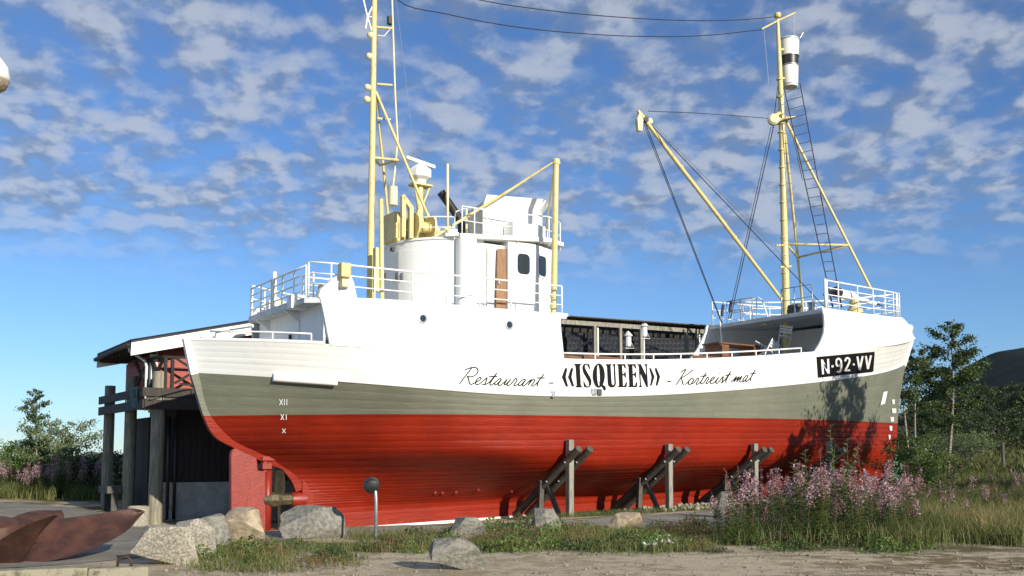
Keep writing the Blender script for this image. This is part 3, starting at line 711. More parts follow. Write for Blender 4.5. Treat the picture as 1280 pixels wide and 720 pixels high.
MB().prism([L(-3.2, 1.7, 7.565), L(-2.92, 1.96, 7.567), L(-2.92, -1.96, 7.567), L(-3.2, -1.7, 7.565)], (0, 0, .09)).build('deck_slope', 'white', roof)
WA, WC, WD = sh(635, 340, 1.98)[0], sh(671, 340, 1.98)[0], sh(694, 340, 1.55)[0]
wpts = [(WA, 1.98), (WC, 1.98), (WD, 1.55), (.95, .5), (.95, -.5), (WD, -1.55), (WC, -1.98), (WA, -1.98)]
wheel = plan(wpts, zd(-1)-.02, 7.63, 'wheelhouse', 'white', ship)
# open door in the recess behind the wheelhouse
dd = MB().prism([L(WA-.01, 1.9, 5.5), L(WA-.36, 1.9, 5.5), L(WA-.30, 1.9, 7.36), L(WA-.01, 1.9, 7.4)], L(0, -.05, 0)).build('door', 'doorwood', wheel)
MB().box(L(WA-.3, 1.91, 6.35), L(WA-.25, 1.95, 6.45)).build('handle', 'steel', dd)
MB().box(L(WA-.62, 1.86, 5.42), L(WA-.39, 1.82, 7.4)).build('recess_shade_panel', 'greyp', wheel)  # grey panel stands for the shade on the recessed aft wall
def rrect(w_, h_, r_=.12, n=5):
    out = []
    for cx, cy, a0 in ((w_/2-r_, h_/2-r_, 0), (-w_/2+r_, h_/2-r_, 90), (-w_/2+r_, -h_/2+r_, 180), (w_/2-r_, -h_/2+r_, 270)):
        for k in range(n+1): a = R(a0+90*k/n); out.append((cx+r_*math.cos(a), cy+r_*math.sin(a)))
    return out
def window(p0, p1, frac, zc, w_, h_):           # on a wall from p0 to p1 (s,t)
    a = np.array(p0); b = np.array(p1); d = (b-a)/np.linalg.norm(b-a); nr = np.array([d[1], -d[0]])
    if nr[1] < 0: nr = -nr
    c = a+(b-a)*frac
    P = lambda x, y, o: L(*(c+d*x+nr*o), zc+y)
    fr = MB(); o_ = rrect(w_+.09, h_+.09, .16); i_ = rrect(w_, h_, .13)
    fr.grid([[P(x, y, .002) for x, y in o_], [P(x, y, .03) for x, y in o_], [P(x, y, .03) for x, y in i_], [P(x, y, .005) for x, y in i_]], closed=True)
    f_ = fr.build('window', 'white', wheel)
    g_ = MB(); g_.f.append(list(range(len(i_)))); g_.m.append(0); g_.v = [P(x, y, .008) for x, y in i_]; g_.build('pane', 'glass', f_, recalc=False)
window((WA, 1.98), (WC, 1.98), .52, 7.0, .44, .60)
window((WC, 1.98), (WD, 1.55), .27, 7.04, .46, .60)
for p0, p1 in (((WD, 1.55), (.95, .5)), ((.95, .5), (.95, -.5))): window(p0, p1, .5, 7.05, .6, .55)
MB().prism([L(WC-.08, 2.0, 5.42), L(WC, 2.0, 5.42), L(WC, 2.0, 7.5), L(WC-.08, 2.0, 7.5)], L(0, -.03, 0)).build('corner_strip', 'white', wheel)
# flying bridge with raked dodger
fb = MB()
o1 = [(-1.9, 1.58), (.1, 1.58), (.55, 1.1), (.55, -1.1), (.1, -1.58), (-1.2, -1.58)]
zs = lambda s, z: z+.085*(s+1.9)
def wallstrip(mb_, pts, z0, z1, lean=0.):
    for (a, b) in zip(pts[:-1], pts[1:]):
        A = np.array(a); B = np.array(b); d = (B-A)/np.linalg.norm(B-A); nr = np.array([-d[1], d[0]])
        if nr@((A+B)/2-np.array([-.8, 0])) < 0: nr = -nr
        P = [L(*A, zs(A[0], z0)), L(*B, zs(B[0], z0)), L(*(B+nr*lean), zs(B[0], z1)), L(*(A+nr*lean), zs(A[0], z1))]
        e = L(*(-nr*.05), 0); mb_.prism(P, e)
wallstrip(fb, o1, 7.6, 8.62)
fly = fb.build('flying_bridge', 'white', ship)
m_ = MB(); wallstrip(m_, o1[:5], 8.62, 8.92, .2); m_.build('dodger', 'white', fly)
m_ = MB(); m_.prism([L(-1.9, 1.56, 7.6), L(-1.9, 1.56, 8.75), L(-1.95, .72, 8.6), L(-1.95, .72, 7.6)], L(.04, 0, 0)); m_.build('shade_grey_aft_panel', 'greyp', fly)  # grey instead of white: shade of the aft-facing side put into the colour
m_ = MB(); m_.box(L(-1.2, 2.08, 7.70), L(-.05, 1.6, 8.18)); m_.build('side_locker', 'white', fly, bevel=.015)
# railings on the bridge deck
ss = [(-2.8, 1.92), (-2.4, 1.93), (-2.0, 1.95)]
railing('bridge_deck_railing', [(s, t, 7.6) for s, t in ss]+[(-1.0, 2.02, 7.62), (.1, 2.05, 7.68), (.85, 1.6, 7.7), (1.1, .6, 7.7)], [.82, .42], range(7), .018)
railing('casing_railing', [(cs-1.6*math.sin(a), ct+1.6*math.cos(a), 7.56) for a in np.linspace(1.35, .35, 4)], [.62, .32], range(4), .016)
MB().tube([L(cs-1.6*math.sin(.35), ct+1.6*math.cos(.35), 8.18), L(-2.9, 1.75, 8.28), L(-2.6, 1.92, 8.42)], .018, 6).build('rail_link', 'rail', ship)

# ------------------------------------------------------------------ masts and spars
def spar(pts, r, name, mname='yellow', parent=ship, n=12): return MB().tube(pts, r, n).build(name, mname, parent, auto=50)
def C(u, v, t=0.): s, z = sh(u, v, t); return Vector(L(s, t, z))
a0 = C(463, 340); am = spar([L(a0.x, 0, 5.4), a0, C(468, 0), C(469.5, -95)], [.105, .1, .08, .055], 'aft_mast', n=14)
# tripod legs and brackets
for u, v, t in ((546, 296, .9), (487, 290, -.9)):
    spar([C(470, 115), C(u, v, t)], .04, 'mast_leg', parent=am)
zb = C(466, 197).z; bx = C(466, 197).x
MB().tube([L(bx, 0, zb), L(bx+.72, .2, zb)], .04, 8).tube([L(bx, 0, zb), L(bx+.35, -.25, zb-.1)], .035, 8).tube([L(bx+.72, .2, zb), L(bx+.35, -.25, zb-.1)], .035, 8).build('mast_brace', 'yellow', am)
for u0, u1, v in ((471, 490, 105), (471, 488, 148), (470, 492, 34)): MB().tube([C(u0, v), C(u1, v+1.5)], .035, 7).build('mast_bracket', 'yellow', am)
for u, v in ((466.5, 45), (465, 71), (463, 110), (462, 125)): MB().lathe([(.07, 0), (.09, .05), (.09, .14), (.04, .18)], C(u, v), (-1, 0, 0), 10).build('mast_lamp', 'yellow2', am)
m_ = MB(); p = C(487, 26); m_.box(p-Vector((.06, .06, .11)), p+Vector((.06, .06, .13))); m_.build('camera_box', 'black', am, bevel=.01)
MB().tube([C(453, -6), C(459, 20), C(466, 43)], .025, 6).tube([C(467, 5), C(459, 22), C(457, 36)], .025, 6).tube([C(459, 21), C(468, 21)], .018, 6).build('antenna_frame', 'rail', am)
MB().tube([C(489, -40), C(491, 30), C(494, 120), C(497, 175), C(494, 210), C(491, 235)], .028, 7).build('whip_antenna', 'yellow2', am)
MB().tube([C(472, 44), C(480, 45), C(488, 36)], .012, 5).build('cable', 'rail', am)
pole = spar([C(477.5, 385, 1.95), C(476.3, 249, 1.95)], .062, 'vent_pole')
# winch gear on the deckhouse roof
dz = 7.56
m_ = MB(); m_.box(L(-4.15, .45, dz), L(-3.75, -.3, 8.4)); m_.box(L(-3.6, .6, dz), L(-3.1, -.4, 8.34)); wn = m_.build('trawl_winch', 'yellow', ship, bevel=.03)
MB().lathe([(.36, 0), (.36, .06), (.16, .07), (.16, .5), (.36, .51), (.36, .57)], L(-3.75, .85, 7.95), (1, 0, 0), 20).build('winch_drum', 'yellow', wn, auto=40)
m_ = MB(); m_.beam(L(-4.1, .9, dz), L(-4.1, .9, 8.7), .13, .13); m_.beam(L(-3.86, .9, dz), L(-3.86, .9, 8.45), .13, .13); m_.beam(L(-4.14, .9, 8.75), L(-3.84, .9, 8.4), .13, .13); m_.build('winch_frame', 'yellow', wn, bevel=.02)
MB().lathe([(.13, 0), (.13, .52)], L(-4.42, .9, 8.42), n=14).build('light_drum', 'yellow2', wn, auto=40)
for s, t in ((-4.2, .7), (-3.0, .9), (-2.95, -.4)): MB().beam(L(s, t, dz), L(s, t, 8.0), .14, .1).build('winch_bracket', 'yellow', wn)
# radar tower
rt = C(525, 232); rs = rt.x
tow = MB().tube([L(rs, 0, dz), L(rs, 0, rt.z)], .10, 10).build('radar_mast', 'yellow', ship, auto=40)
MB().beam(L(rs-.3, 0, rt.z), L(rs+.32, 0, rt.z), .4, .05).build('radar_platform', 'yellow', tow)
m_ = MB(); m_.tube([L(rs, 0, 8.6), L(rs-.25, .1, rt.z)], .03, 6); m_.tube([L(rs, 0, 8.6), L(rs+.28, .1, rt.z)], .03, 6); m_.tube([L(rs, 0, 8.9), L(rs+.85, .4, 7.6)], .035, 6); m_.tube([L(rs, 0, 8.9), L(rs-.45, .4, 7.6)], .03, 6); m_.tube([L(rs, 0, 8.9), L(rs+.3, -.7, 7.6)], .035, 6); m_.build('radar_strut', 'yellow', tow)
m_ = MB(); zr = rt.z+.03; m_.lathe([(.16, 0), (.2, .12), (.34, .2), (.34, .42), (.22, .52), (.1, .6)], L(rs, 0, zr), n=8); rh = m_.build('radar_housing', 'white', tow, bevel=.02)
d = Vector((math.cos(.25), math.sin(.25), -.03)); c = Vector(L(rs, 0, zr+.67)); MB().beam(c-d*.56, c+d*.58, .12, .11).build('radar_scanner', 'white', tow, bevel=.03)
# exhaust and small poles
ex = MB().tube([C(577, 304, .3), C(577, 281, .3), C(575, 275, .3), C(570, 267, .3), C(551, 240, .3)], .125, 16, caps=True).build('exhaust_pipe', 'black', ship, auto=40)
MB().tube([C(559.5, 300, .6), C(559.5, 205, .6)], .04, 8).build('signal_pole', 'yellow2', ship, smooth=True)
MB().tube([C(583, 300, .9), C(583, 259, .9)], .035, 8).build('signal_pole', 'yellow2', ship, smooth=True)
# derrick post at the front of the bridge with its gaff
tm = 2.75; dp = spar([C(692, 400, tm), C(692, 388, tm), C(695, 208, tm), C(695.3, 199, tm)], [.09, .09, .085, .085], 'derrick_post', n=16)
MB().lathe([(.1, 0), (.125, .05), (.1, .16)], C(695.2, 206, tm), n=14).build('derrick_cap', 'yellow', dp, auto=40)
for v in (386, 372): MB().lathe([(.105, 0), (.105, .1)], C(692, v, tm), n=14).build('derrick_collar', 'yellow', dp)
spar([C(691, 203, tm), C(640, 236, 2.0), C(543, 296, 1.2), C(536, 299, 1.2)], [.025, .042, .042, .025], 'derrick_boom')
MB().tube([C(693, 210, tm), C(681, 296, .4)], .028, 6).build('derrick_stay', 'yellow', ship)
# foremast
f0_ = C(983, 395); fm = spar([L(12.9, 0, 4.3), f0_, C(979, 230), C(976.5, 130), C(974, 70), C(972, 24)], [.15, .145, .125, .11, .09, .06], 'foremast', n=16)
for v in range(100, 400, 22): 
    p = C(972+(v-24)*.0293, v); MB().lathe([(.16-.00014*(400-v), 0), (.16-.00014*(400-v), .04)], p, n=16).build('mast_band', 'yellow', fm, auto=40)
MB().lathe([(.10, 0), (.14, .05), (.14, .16), (.05, .2)], C(971.8, 22), n=12).build('mast_cap', 'yellow', fm, auto=40)
legA, legB = (C(982, 150), C(1086, 356, 1.5)), (C(981, 165), C(1005, 398, -1.6))
for p, q in (legA, legB): spar([p, q+(q-p)*.03], .052, 'mast_leg', parent=fm)
pa = legA[0].lerp(legA[1], .76); pb = legB[0].lerp(legB[1], .66); pm = C(983, 305)
MB().tube([pm, pa], .045, 8).tube([pa, pb], .045, 8).tube([pm, pb], .045, 8).build('mast_brace', 'yellow', fm, smooth=True)
m_ = MB(); p = C(979, 152); m_.prism([p+Vector((-.55, .1, -.2)), p+Vector((.4, .1, .15)), p+Vector((.4, -.3, .15)), p+Vector((-.3, -.4, -.05))], (0, 0, .07)); m_.box(C(971, 148)+Vector((0, -.12, 0)), C(977, 156)+Vector((0, .12, 0))); m_.build('mast_bracket', 'yellow', fm, bevel=.01)
m_ = MB(); m_.lathe([(.12, 0), (.22, .04), (.22, .2), (.15, .26)], C(966, 151), (-.6, -.8, 0), 14); m_.build('mast_lamp', 'yellow2', fm, auto=40)
MB().tube([C(967, 146), C(977, 140)], .07, 8).build('lamp_arm', 'yellow', fm)
for u0, u1, v in ((975, 989, 334), (970, 984, 307)): MB().tube([C(u0, v), C(u1, v-1)], .04, 7).build('mast_cleat', 'yellow', fm)
MB().tube([C(952, 36.5), C(973, 25.5), C(994, 16)], .035, 7).build('mast_yard', 'yellow', fm)
fbm = spar([C(977, 374), C(900, 273), C(850, 208), C(801, 143), C(797, 138)], [.06, .072, .075, .07, .055], 'cargo_boom', n=14)
for q in (.35, .72): p = C(977, 374).lerp(C(797, 138), q); MB().lathe([(.09, -.04), (.09, .04)], p, C(797, 138)-C(977, 374), 14).build('boom_band', 'yellow', fbm)
m_ = MB(); p = C(799, 153); m_.prism([p+Vector((0, .1, .38)), p+Vector((.16, .1, .1)), p+Vector((.1, .1, -.3)), p+Vector((-.08, .1, -.32)), p+Vector((-.12, .1, .1))], (0, -.16, 0)); m_.build('boom_block', 'yellow2', fbm, bevel=.02)
MB().lathe([(.1, -.1), (.1, .1)], C(806, 150), (0, 1, 0), 12).build('boom_sheave', 'darkgrey', fbm); MB().lathe([(.1, -.08), (.1, .08)], C(811.5, 151.5), (0, 1, 0), 12).build('boom_sheave', 'yellow2', fbm)
# crow's nest barrel
bt, bb_ = C(989, 51), C(987.5, 109); m_ = MB(); hh = bt.z-bb_.z
cn = m_.lathe([(.29, 0), (.31, .06), (.34, hh*.42)], bb_, n=24).build('crows_nest', 'white', ship, auto=40)
MB().lathe([(.343, hh*.44), (.356, hh*.62)], bb_, n=24).build('barrel_band', 'black', cn, auto=40)
MB().lathe([(.355, hh*.64), (.405, hh), (.38, hh), (.32, hh*.66)], bb_, n=24).build('barrel_top', 'white', cn, auto=40)
for q in (.03, .43, .63, .97): rr_ = .305+.105*q; MB().lathe([(rr_+.012, hh*q), (rr_+.012, hh*q+.03)], bb_, n=24).build('barrel_hoop', 'steel', cn, auto=40)
MB().tube([bt+Vector((.1, -.35, 0)), bt+Vector((.3, -.35, .28)), bt+Vector((.5, .2, .28)), bt+Vector((.36, .15, 0))], .022, 6).build('barrel_handle', 'rail', cn)
for v in (62, 98): MB().tube([C(975, v), C(980, v)], .05, 8).build('barrel_clamp', 'yellow', cn)
# ratlines
lt, lb, rt_, rb = C(980, 110, .25), C(1041, 384, 1.9), C(1000, 104, -.2), C(1052, 384, 1.2)
lad = MB().tube([lt, lb], .022, 6).build('ratlines', 'rope', ship)
MB().tube([rt_, rb], .022, 6).build('ladder_rope', 'rope', lad)
for k in range(24): q = (k+.5)/24.3; MB().tube([lt.lerp(lb, q), rt_.lerp(rb, q)], .014, 5).build('ladder_rung', 'rope', lad)
for p, q in ((lb, lt), (rb, rt_)): MB().tube([p.lerp(q, .09), p], .035, 7).build('rigging_screw', 'rope', lad)
# wires
def sagwire(pxs, name='stay_wire', r=.012, mname='wire', parent=None, t=0.): return MB().tube(cr([tuple(C(*(q if len(q) == 3 else (q[0], q[1], t)))) for q in pxs], 5), r, 5).build(name, mname, parent)
rig = sagwire([(470, -60), (497, 0), (560, 18), (640, 33), (720, 41.5), (800, 45.5), (880, 44.5), (953, 37)], 'rigging', .016, parent=ship)
sagwire([(470, -80), (540, -18), (600, 0), (680, 12.5), (760, 20.5), (850, 25.5), (920, 25), (970, 21)], r=.016, parent=rig)
sagwire([(810, 139), (880, 142), (975, 149)], r=.013, parent=rig)
for p, q, r_, mm in (((806, 152, 0), (903, 404, -1.9), .017, 'wire'), ((803, 150, 0), (902, 404, -2.0), .013, 'wire'),
    ((967, 158, -.2), (913, 398, -2.2), .02, 'rope'), ((964, 158, -.2), (910, 400, -2.3), .014, 'rope'), ((978, 60, 0), (966, 160, -.3), .014, 'rope'),
    ((976, 170, 0), (977, 330, .2), .012, 'wire'), ((812, 150, 0), (980, 322, .1), .012, 'steel'), ((810, 152, 0), (1032, 385, 2.3), .016, 'wire'),
    ((988, 155, 0), (1003, 225, -.5), .012, 'wire'), ((494, -10, 0), (520, 205, 0), .006, 'steel'), ((955, 38, 0), (961, 105, 0), .006, 'steel'), ((993, 18, 0), (993, 50, 0), .006, 'steel')):
    MB().tube([C(*p), C(*q)], r_, 5).build('stay_wire', mm, rig)
for p in ((912, 390, -2.2), (902, 395, -1.9)): MB().tube([C(p[0]+2, p[1]-14, p[2]), C(*p)], .06, 7).build('rigging_screw', 'rope', rig)
# lamps on the after deck
m_ = MB(); p = C(431, 341, 2.9); m_.box(p+Vector((-.13, -.1, -.12)), p+Vector((.13, .16, .24))); m_.build('searchlight', 'yellow', ship, bevel=.03)
p = C(431, 348, 2.9); MB().box(p+Vector((-.1, -.08, -.22)), p+Vector((.1, .12, -.02))).build('searchlight_base', 'yellow2', ship, bevel=.02)
m_ = MB(); p = C(347, 381, -1.6); m_.box(p+Vector((-.3, -.15, -.2)), p+Vector((.0, .15, .1)), 0); m_.beam(p+Vector((-.15, 0, .12)), p+Vector((.35, 0, -.12)), .26, .24, mi=1); m_.build('mooring_roller', ['white', 'yellow'], ship, bevel=.03)
m_ = MB(); p = C(371, 377, 1.5); m_.box(p+Vector((-.2, -.15, -.2)), p+Vector((.2, .15, .16))); m_.build('deck_box', 'white', ship, bevel=.02)
m_ = MB(); p = C(408, 362, 1.7); m_.box(p+Vector((-.2, -.15, -.1)), p+Vector((.15, .15, .12))); m_.build('rope_drum', 'yellow', ship, bevel=.05)
m_ = MB(); m_.beam(C(471, 310, .5), C(471, 365, .5), .2, .16); m_.build('mast_heel_bracket', 'yellow', ship, bevel=.02)

# ------------------------------------------------------------------ lettering and marks, laid on the planking
def drape(poly2, name, mname, parent, off=.013, hole=None):
    P = [Vector((x, y, 0)) for x, y in poly2]; polys = [P]+([[Vector((x, y, 0)) for x, y in hole]] if hole else [])
    allp = sum(polys, []); tri = tessellate_polygon(polys)
    vs = [onhull(p.x, p.y, off) for p in allp]
    if any(v is None for v in vs): return None
    return MB().add(vs, [tuple(t) for t in tri]).build(name, mname, parent, recalc=False)
def ribbon(mb_, pts, hw, off=.013, n=4):
    P = [np.array(p) for p in cr(pts, n)]; A, B = [], []
    for i, p in enumerate(P):
        d = P[min(i+1, len(P)-1)]-P[max(i-1, 0)]; d = d/(np.linalg.norm(d)+1e-9); nr = np.array([-d[1], d[0]])
        a, b = onhull(*(p+nr*hw), off), onhull(*(p-nr*hw), off)
        if a is None or b is None: continue
        A.append(a); B.append(b)
    if len(A) > 1: mb_.grid([A, B])
BV = skin()
def script(strokes, name, hw=.68):
    m_ = MB()
    for (ox, oy, k), st in strokes: ribbon(m_, [(ox+x/k, oy+y/k) for x, y in st], hw)
    return m_.build(name, 'letter', hull, recalc=False)
z1, z2, z5_, z6_ = (570, 452, 20), (630, 452, 20), (836, 456, 22.5), (888, 456, 20.65)
script([(z1, [(85,560),(160,450),(270,310),(385,165)]), (z1, [(215,215),(280,180),(360,155),(440,145),(510,160),(545,215),(535,275),(480,335),(410,370),(340,380),(265,365)]),
 (z1, [(280,370),(310,440),(330,530),(360,565),(400,560),(440,542),(520,500),(580,470),(620,420),(600,395),(550,415),(500,480),(485,540),(510,575),(560,565),(620,530)]),
 (z1, [(620,530),(700,460),(770,400),(765,440),(740,510),(715,565),(680,575),(650,560)]), (z1, [(715,570),(770,555),(860,480),(1015,285)]), (z1, [(1015,285),(920,430),(850,530),(850,575),(880,585),(930,550),(965,530)]), (z1, [(825,372),(1030,372)]),
 (z1, [(1135,440),(1090,425),(1030,470),(970,530),(965,575),(1000,575),(1070,510),(1135,440)]), (z1, [(1135,440),(1080,520),(1050,580),(1090,595),(1150,555)]),
 (z2, [(-50,555),(20,500),(75,435),(20,530),(5,575),(40,570),(100,510),(165,440)]), (z2, [(165,440),(90,540),(75,580),(100,600),(150,575),(220,500),(285,420),(320,460),(290,520),(245,570),(260,600),(300,590),(360,555)]),
 (z2, [(535,460),(490,440),(420,490),(360,555),(365,595),(410,590),(480,520),(535,460)]), (z2, [(535,460),(470,555),(460,600),(490,610),(540,570),(610,500),(680,445),(640,520),(590,595)]),
 (z2, [(590,595),(650,520),(720,450),(765,460),(740,520),(690,580),(700,610),(740,600),(840,510),(995,310)]), (z2, [(995,310),(890,450),(835,550),(830,600),(855,612)]), (z2, [(820,408),(1015,408)])], 'script_word')
script([(z2, [(1120,535),(1235,535)])], 'dash', .7)
script([(z5_, [(-55,470),(65,467)])], 'dash', .7)
script([(z5_, [(340,215),(400,160),(470,125),(430,210),(345,345),(270,460),(205,560)]), (z5_, [(690,130),(540,250),(380,355)]), (z5_, [(345,350),(370,450),(395,540),(420,555)]),
 (z5_, [(450,555),(520,500),(600,400),(640,385),(690,410),(660,480),(600,550),(560,550),(550,490),(590,420),(640,385)]), (z5_, [(650,545),(730,470),(800,370),(835,400),(810,460),(765,530),(790,550),(830,530),(920,440),(1050,220)]),
 (z5_, [(1050,220),(970,350),(900,480),(900,530),(930,535),(980,500),(1030,430),(1080,350),(1115,385),(1090,440),(1045,510),(1060,535),(1100,515)]), (z5_, [(885,322),(1065,308)])], 'script_word', .62)
script([(z6_, [(-60,450),(0,420),(60,380),(100,330),(80,310),(40,340),(0,400),(-10,450),(20,490),(70,470),(130,420),(210,320)]), (z6_, [(210,320),(160,400),(135,450),(160,480),(210,440),(270,370),(325,300),(320,350),(300,430),(285,465),(250,465)]), (z6_, [(228,225),(252,222)]),
 (z6_, [(290,465),(330,430),(400,350),(520,170)]), (z6_, [(520,170),(440,320),(395,410),(400,465)]), (z6_, [(380,270),(535,255)]),
 (z6_, [(520,455),(590,390),(670,295),(640,360),(600,445)]), (z6_, [(600,445),(660,370),(740,300),(700,370),(670,440)]), (z6_, [(670,440),(730,370),(810,290),(780,350),(750,420),(770,445),(810,430),(850,400)]),
 (z6_, [(970,290),(930,275),(880,320),(835,385),(840,430),(880,410),(930,350),(970,290)]), (z6_, [(970,290),(920,370),(905,420),(930,430),(970,400),(1050,310),(1150,130)]), (z6_, [(1150,130),(1080,250),(1035,350),(1035,425)]), (z6_, [(1015,235),(1170,215)])], 'script_word', .62)
za, zb_ = (696, 450, 17.78), (760, 450, 17.78)
E1 = [(198,90),(378,90),(395,190),(375,190),(345,130),(310,115),(318,310),(350,305),(372,262),(388,262),(395,390),(375,390),(355,345),(320,335),(330,570),(365,570),(395,490),(420,490),(408,603),(218,603),(218,585),(242,565),(222,130),(198,112)]
tails = [
 (za, [(180,180),(232,180),(193,375),(247,590),(200,590),(108,380)]), (za, [(310,180),(362,180),(322,380),(382,585),(335,588),(245,380)]),
 (za, [(385,82),(535,82),(535,105),(508,130),(530,560),(557,590),(557,608),(410,608),(410,590),(440,565),(412,130),(388,105)]),
 (za, [(740,205),(715,80),(690,95),(650,75),(600,85),(570,130),(565,200),(590,290),(650,390),(700,480),(715,560),(690,590),(660,580),(625,530),(600,465),(585,475),(605,615),(625,600),(680,618),(730,595),(762,540),(765,450),(730,370),(670,270),(625,180),(620,125),(645,100),(680,120),(722,205)]),
 (zb_, [(-58,90),(72,90),(72,112),(52,130),(78,520),(95,555),(120,555),(138,520),(122,130),(98,112),(98,90),(165,90),(165,112),(152,130),(172,520),(155,580),(110,610),(60,610),(10,580),(-10,520),(-28,130),(-58,112)]),
 (zb_, E1), (zb_, [(x+228, y) for x, y in E1]),
 (zb_, [(650,90),(725,90),(845,345),(832,130),(805,112),(805,90),(875,90),(875,112),(858,130),(885,600),(850,600),(715,290),(730,565),(757,585),(757,603),(680,603),(680,585),(705,565),(680,130),(650,112)]),
 (zb_, [(910,180),(948,180),(1030,370),(965,570),(930,570),(965,375)]), (zb_, [(1030,180),(1075,180),(1155,370),(1095,570),(1055,570),(1088,375)])]
for (ox, oy, k), pl_ in tails: drape([(ox+x/k, oy+y/k) for x, y in pl_], 'letter', 'letter', hull)
ang = np.linspace(0, 2*math.pi, 29)[:-1]; ox, oy, k = za
qo = [(ox+(928+135*math.cos(a))/k, oy+(345+272*math.sin(a))/k) for a in ang]; qi = [(ox+(922+10*math.sin(a)+31*math.cos(a))/k, oy+(342+240*math.sin(a))/k) for a in ang]
m_ = MB(); m_.grid([[onhull(*p, .013) for p in qo], [onhull(*p, .013) for p in qi]], closed=True)
tl = [(930,490),(965,490),(1040,565),(1080,590),(1085,660),(1065,685),(1040,670),(990,580)]
T_ = tessellate_polygon([[Vector((x, y, 0)) for x, y in tl]]); m_.add([onhull(ox+x/k, oy+y/k, .014) for x, y in tl], T_); m_.build('letter', 'letter', hull, recalc=False)
# number board: a flat painted board on the bow flare, with raised figures
BV = skin(fore)
zp_ = (1015, 430, 14.4); cc = [(78,232),(1115,138),(1090,490),(103,598)]
def bil(a, b): 
    p = [(zp_[0]+x/zp_[2], zp_[1]+y/zp_[2]) for x, y in cc]
    return tuple((1-b)*((1-a)*np.array(p[0])+a*np.array(p[1]))+b*((1-a)*np.array(p[3])+a*np.array(p[2])))
fr = [[onhull(*bil(a/12, b/5), .035) for a in range(13)] for b in range(6)]; bk = [[onhull(*bil(a/12, b/5), .0) for a in range(13)] for b in range(6)]
m_ = MB(); m_.grid(fr); m_.grid(bk); m_.grid([fr[0], bk[0]]); m_.grid([fr[-1], bk[-1]]); m_.grid([[r[0] for r in fr], [r[0] for r in bk]]); m_.grid([[r[-1] for r in fr], [r[-1] for r in bk]])
board = m_.build('number_board', 'letter', ship, auto=30)
def fig(strokes, hw=1.22):
    m_ = MB()
    for st in strokes: ribbon(m_, [(zp_[0]+x/zp_[2], zp_[1]+y/zp_[2]) for x, y in st], hw, .044, 5 if len(st) > 4 else 1)
    m_.build('numeral', 'letterw', board, recalc=False)
fig([[(180,540),(160,275)], [(160,280),(275,520)], [(280,525),(270,265)]]); fig([[(332,397),(368,395)]], 1.3)
fig([[(460+46*math.cos(a), 325+66*math.sin(a)) for a in np.linspace(0, 2*math.pi, 14)], [(506,325),(508,400),(495,470),(465,500),(430,485)]], 1.15)
fig([[(577,305),(590,262),(620,245),(652,265),(655,310),(625,380),(580,470),(590,474)], [(575,474),(668,466)]], 1.15); fig([[(716,362),(748,358)]], 1.1)
fig([[(797,217),(840,460)], [(840,460),(892,210)]]); fig([[(950,206),(988,442)], [(988,442),(1043,196)]])
# draught marks
BV = skin()
zm = (220, 480, 4)
for sts in ([[(518,75),(535,105)],[(535,75),(518,105)],[(543,75),(543,105)],[(555,75),(555,105)]], [[(525,150),(540,178)],[(540,150),(525,178)],[(552,150),(552,178)]], [[(532,222),(548,244)],[(548,222),(532,244)]]):
    m_ = MB()
    for st in sts: ribbon(m_, [(zm[0]+x/zm[2], zm[1]+y/zm[2]) for x, y in st], .5, .016, 1)
    m_.build('draught_mark', 'letterw', hull, recalc=False)
zn = (1090, 480, 9)
for y, x, n_ in ((200, 238, 2), (300, 237, 4), (397, 220, 3), (497, 210, 2), (597, 200, 1)):
    m_ = MB(); ribbon(m_, [(zn[0]+(x-16)/9, zn[1]+(y-26)/9), (zn[0]+(x-10)/9, zn[1]+(y+26)/9)], .55, .03, 1)
    for k in range(n_): ribbon(m_, [(zn[0]+(x-4+k*9)/9, zn[1]+(y-26)/9), (zn[0]+(x-4+k*9)/9, zn[1]+(y+26)/9)], .45, .03, 1)
    m_.build('draught_mark', 'letterw', hull, recalc=False)
drape([(zn[0]+x/9, zn[1]+y/9) for x, y in [(125,90),(170,80),(140,220),(92,235)]], 'white_patch', 'letterw', hull, .02)
for u, v, w_ in ((741, 490, .16), (747.5, 490.5, .14), (690, 493, .1)):
    p = onhull(u, v, 0); MB().box(p+Vector((-w_/2, -.1, -.09)), p+Vector((w_/2, .05, .09))).build('discharge_fitting', 'steel' if u < 745 else 'darkgrey', hull, bevel=.015)
for u, v in ((598,612),(570,615),(553,616),(544,616),(640,614)):
    p = onhull(u, v, 0); m_ = MB(); m_.lathe([(.05, -.03), (.06, .02), (.03, .04)], p, (0, -1, -.3), 8); m_.build('hull_bolt', 'redtrim', hull)

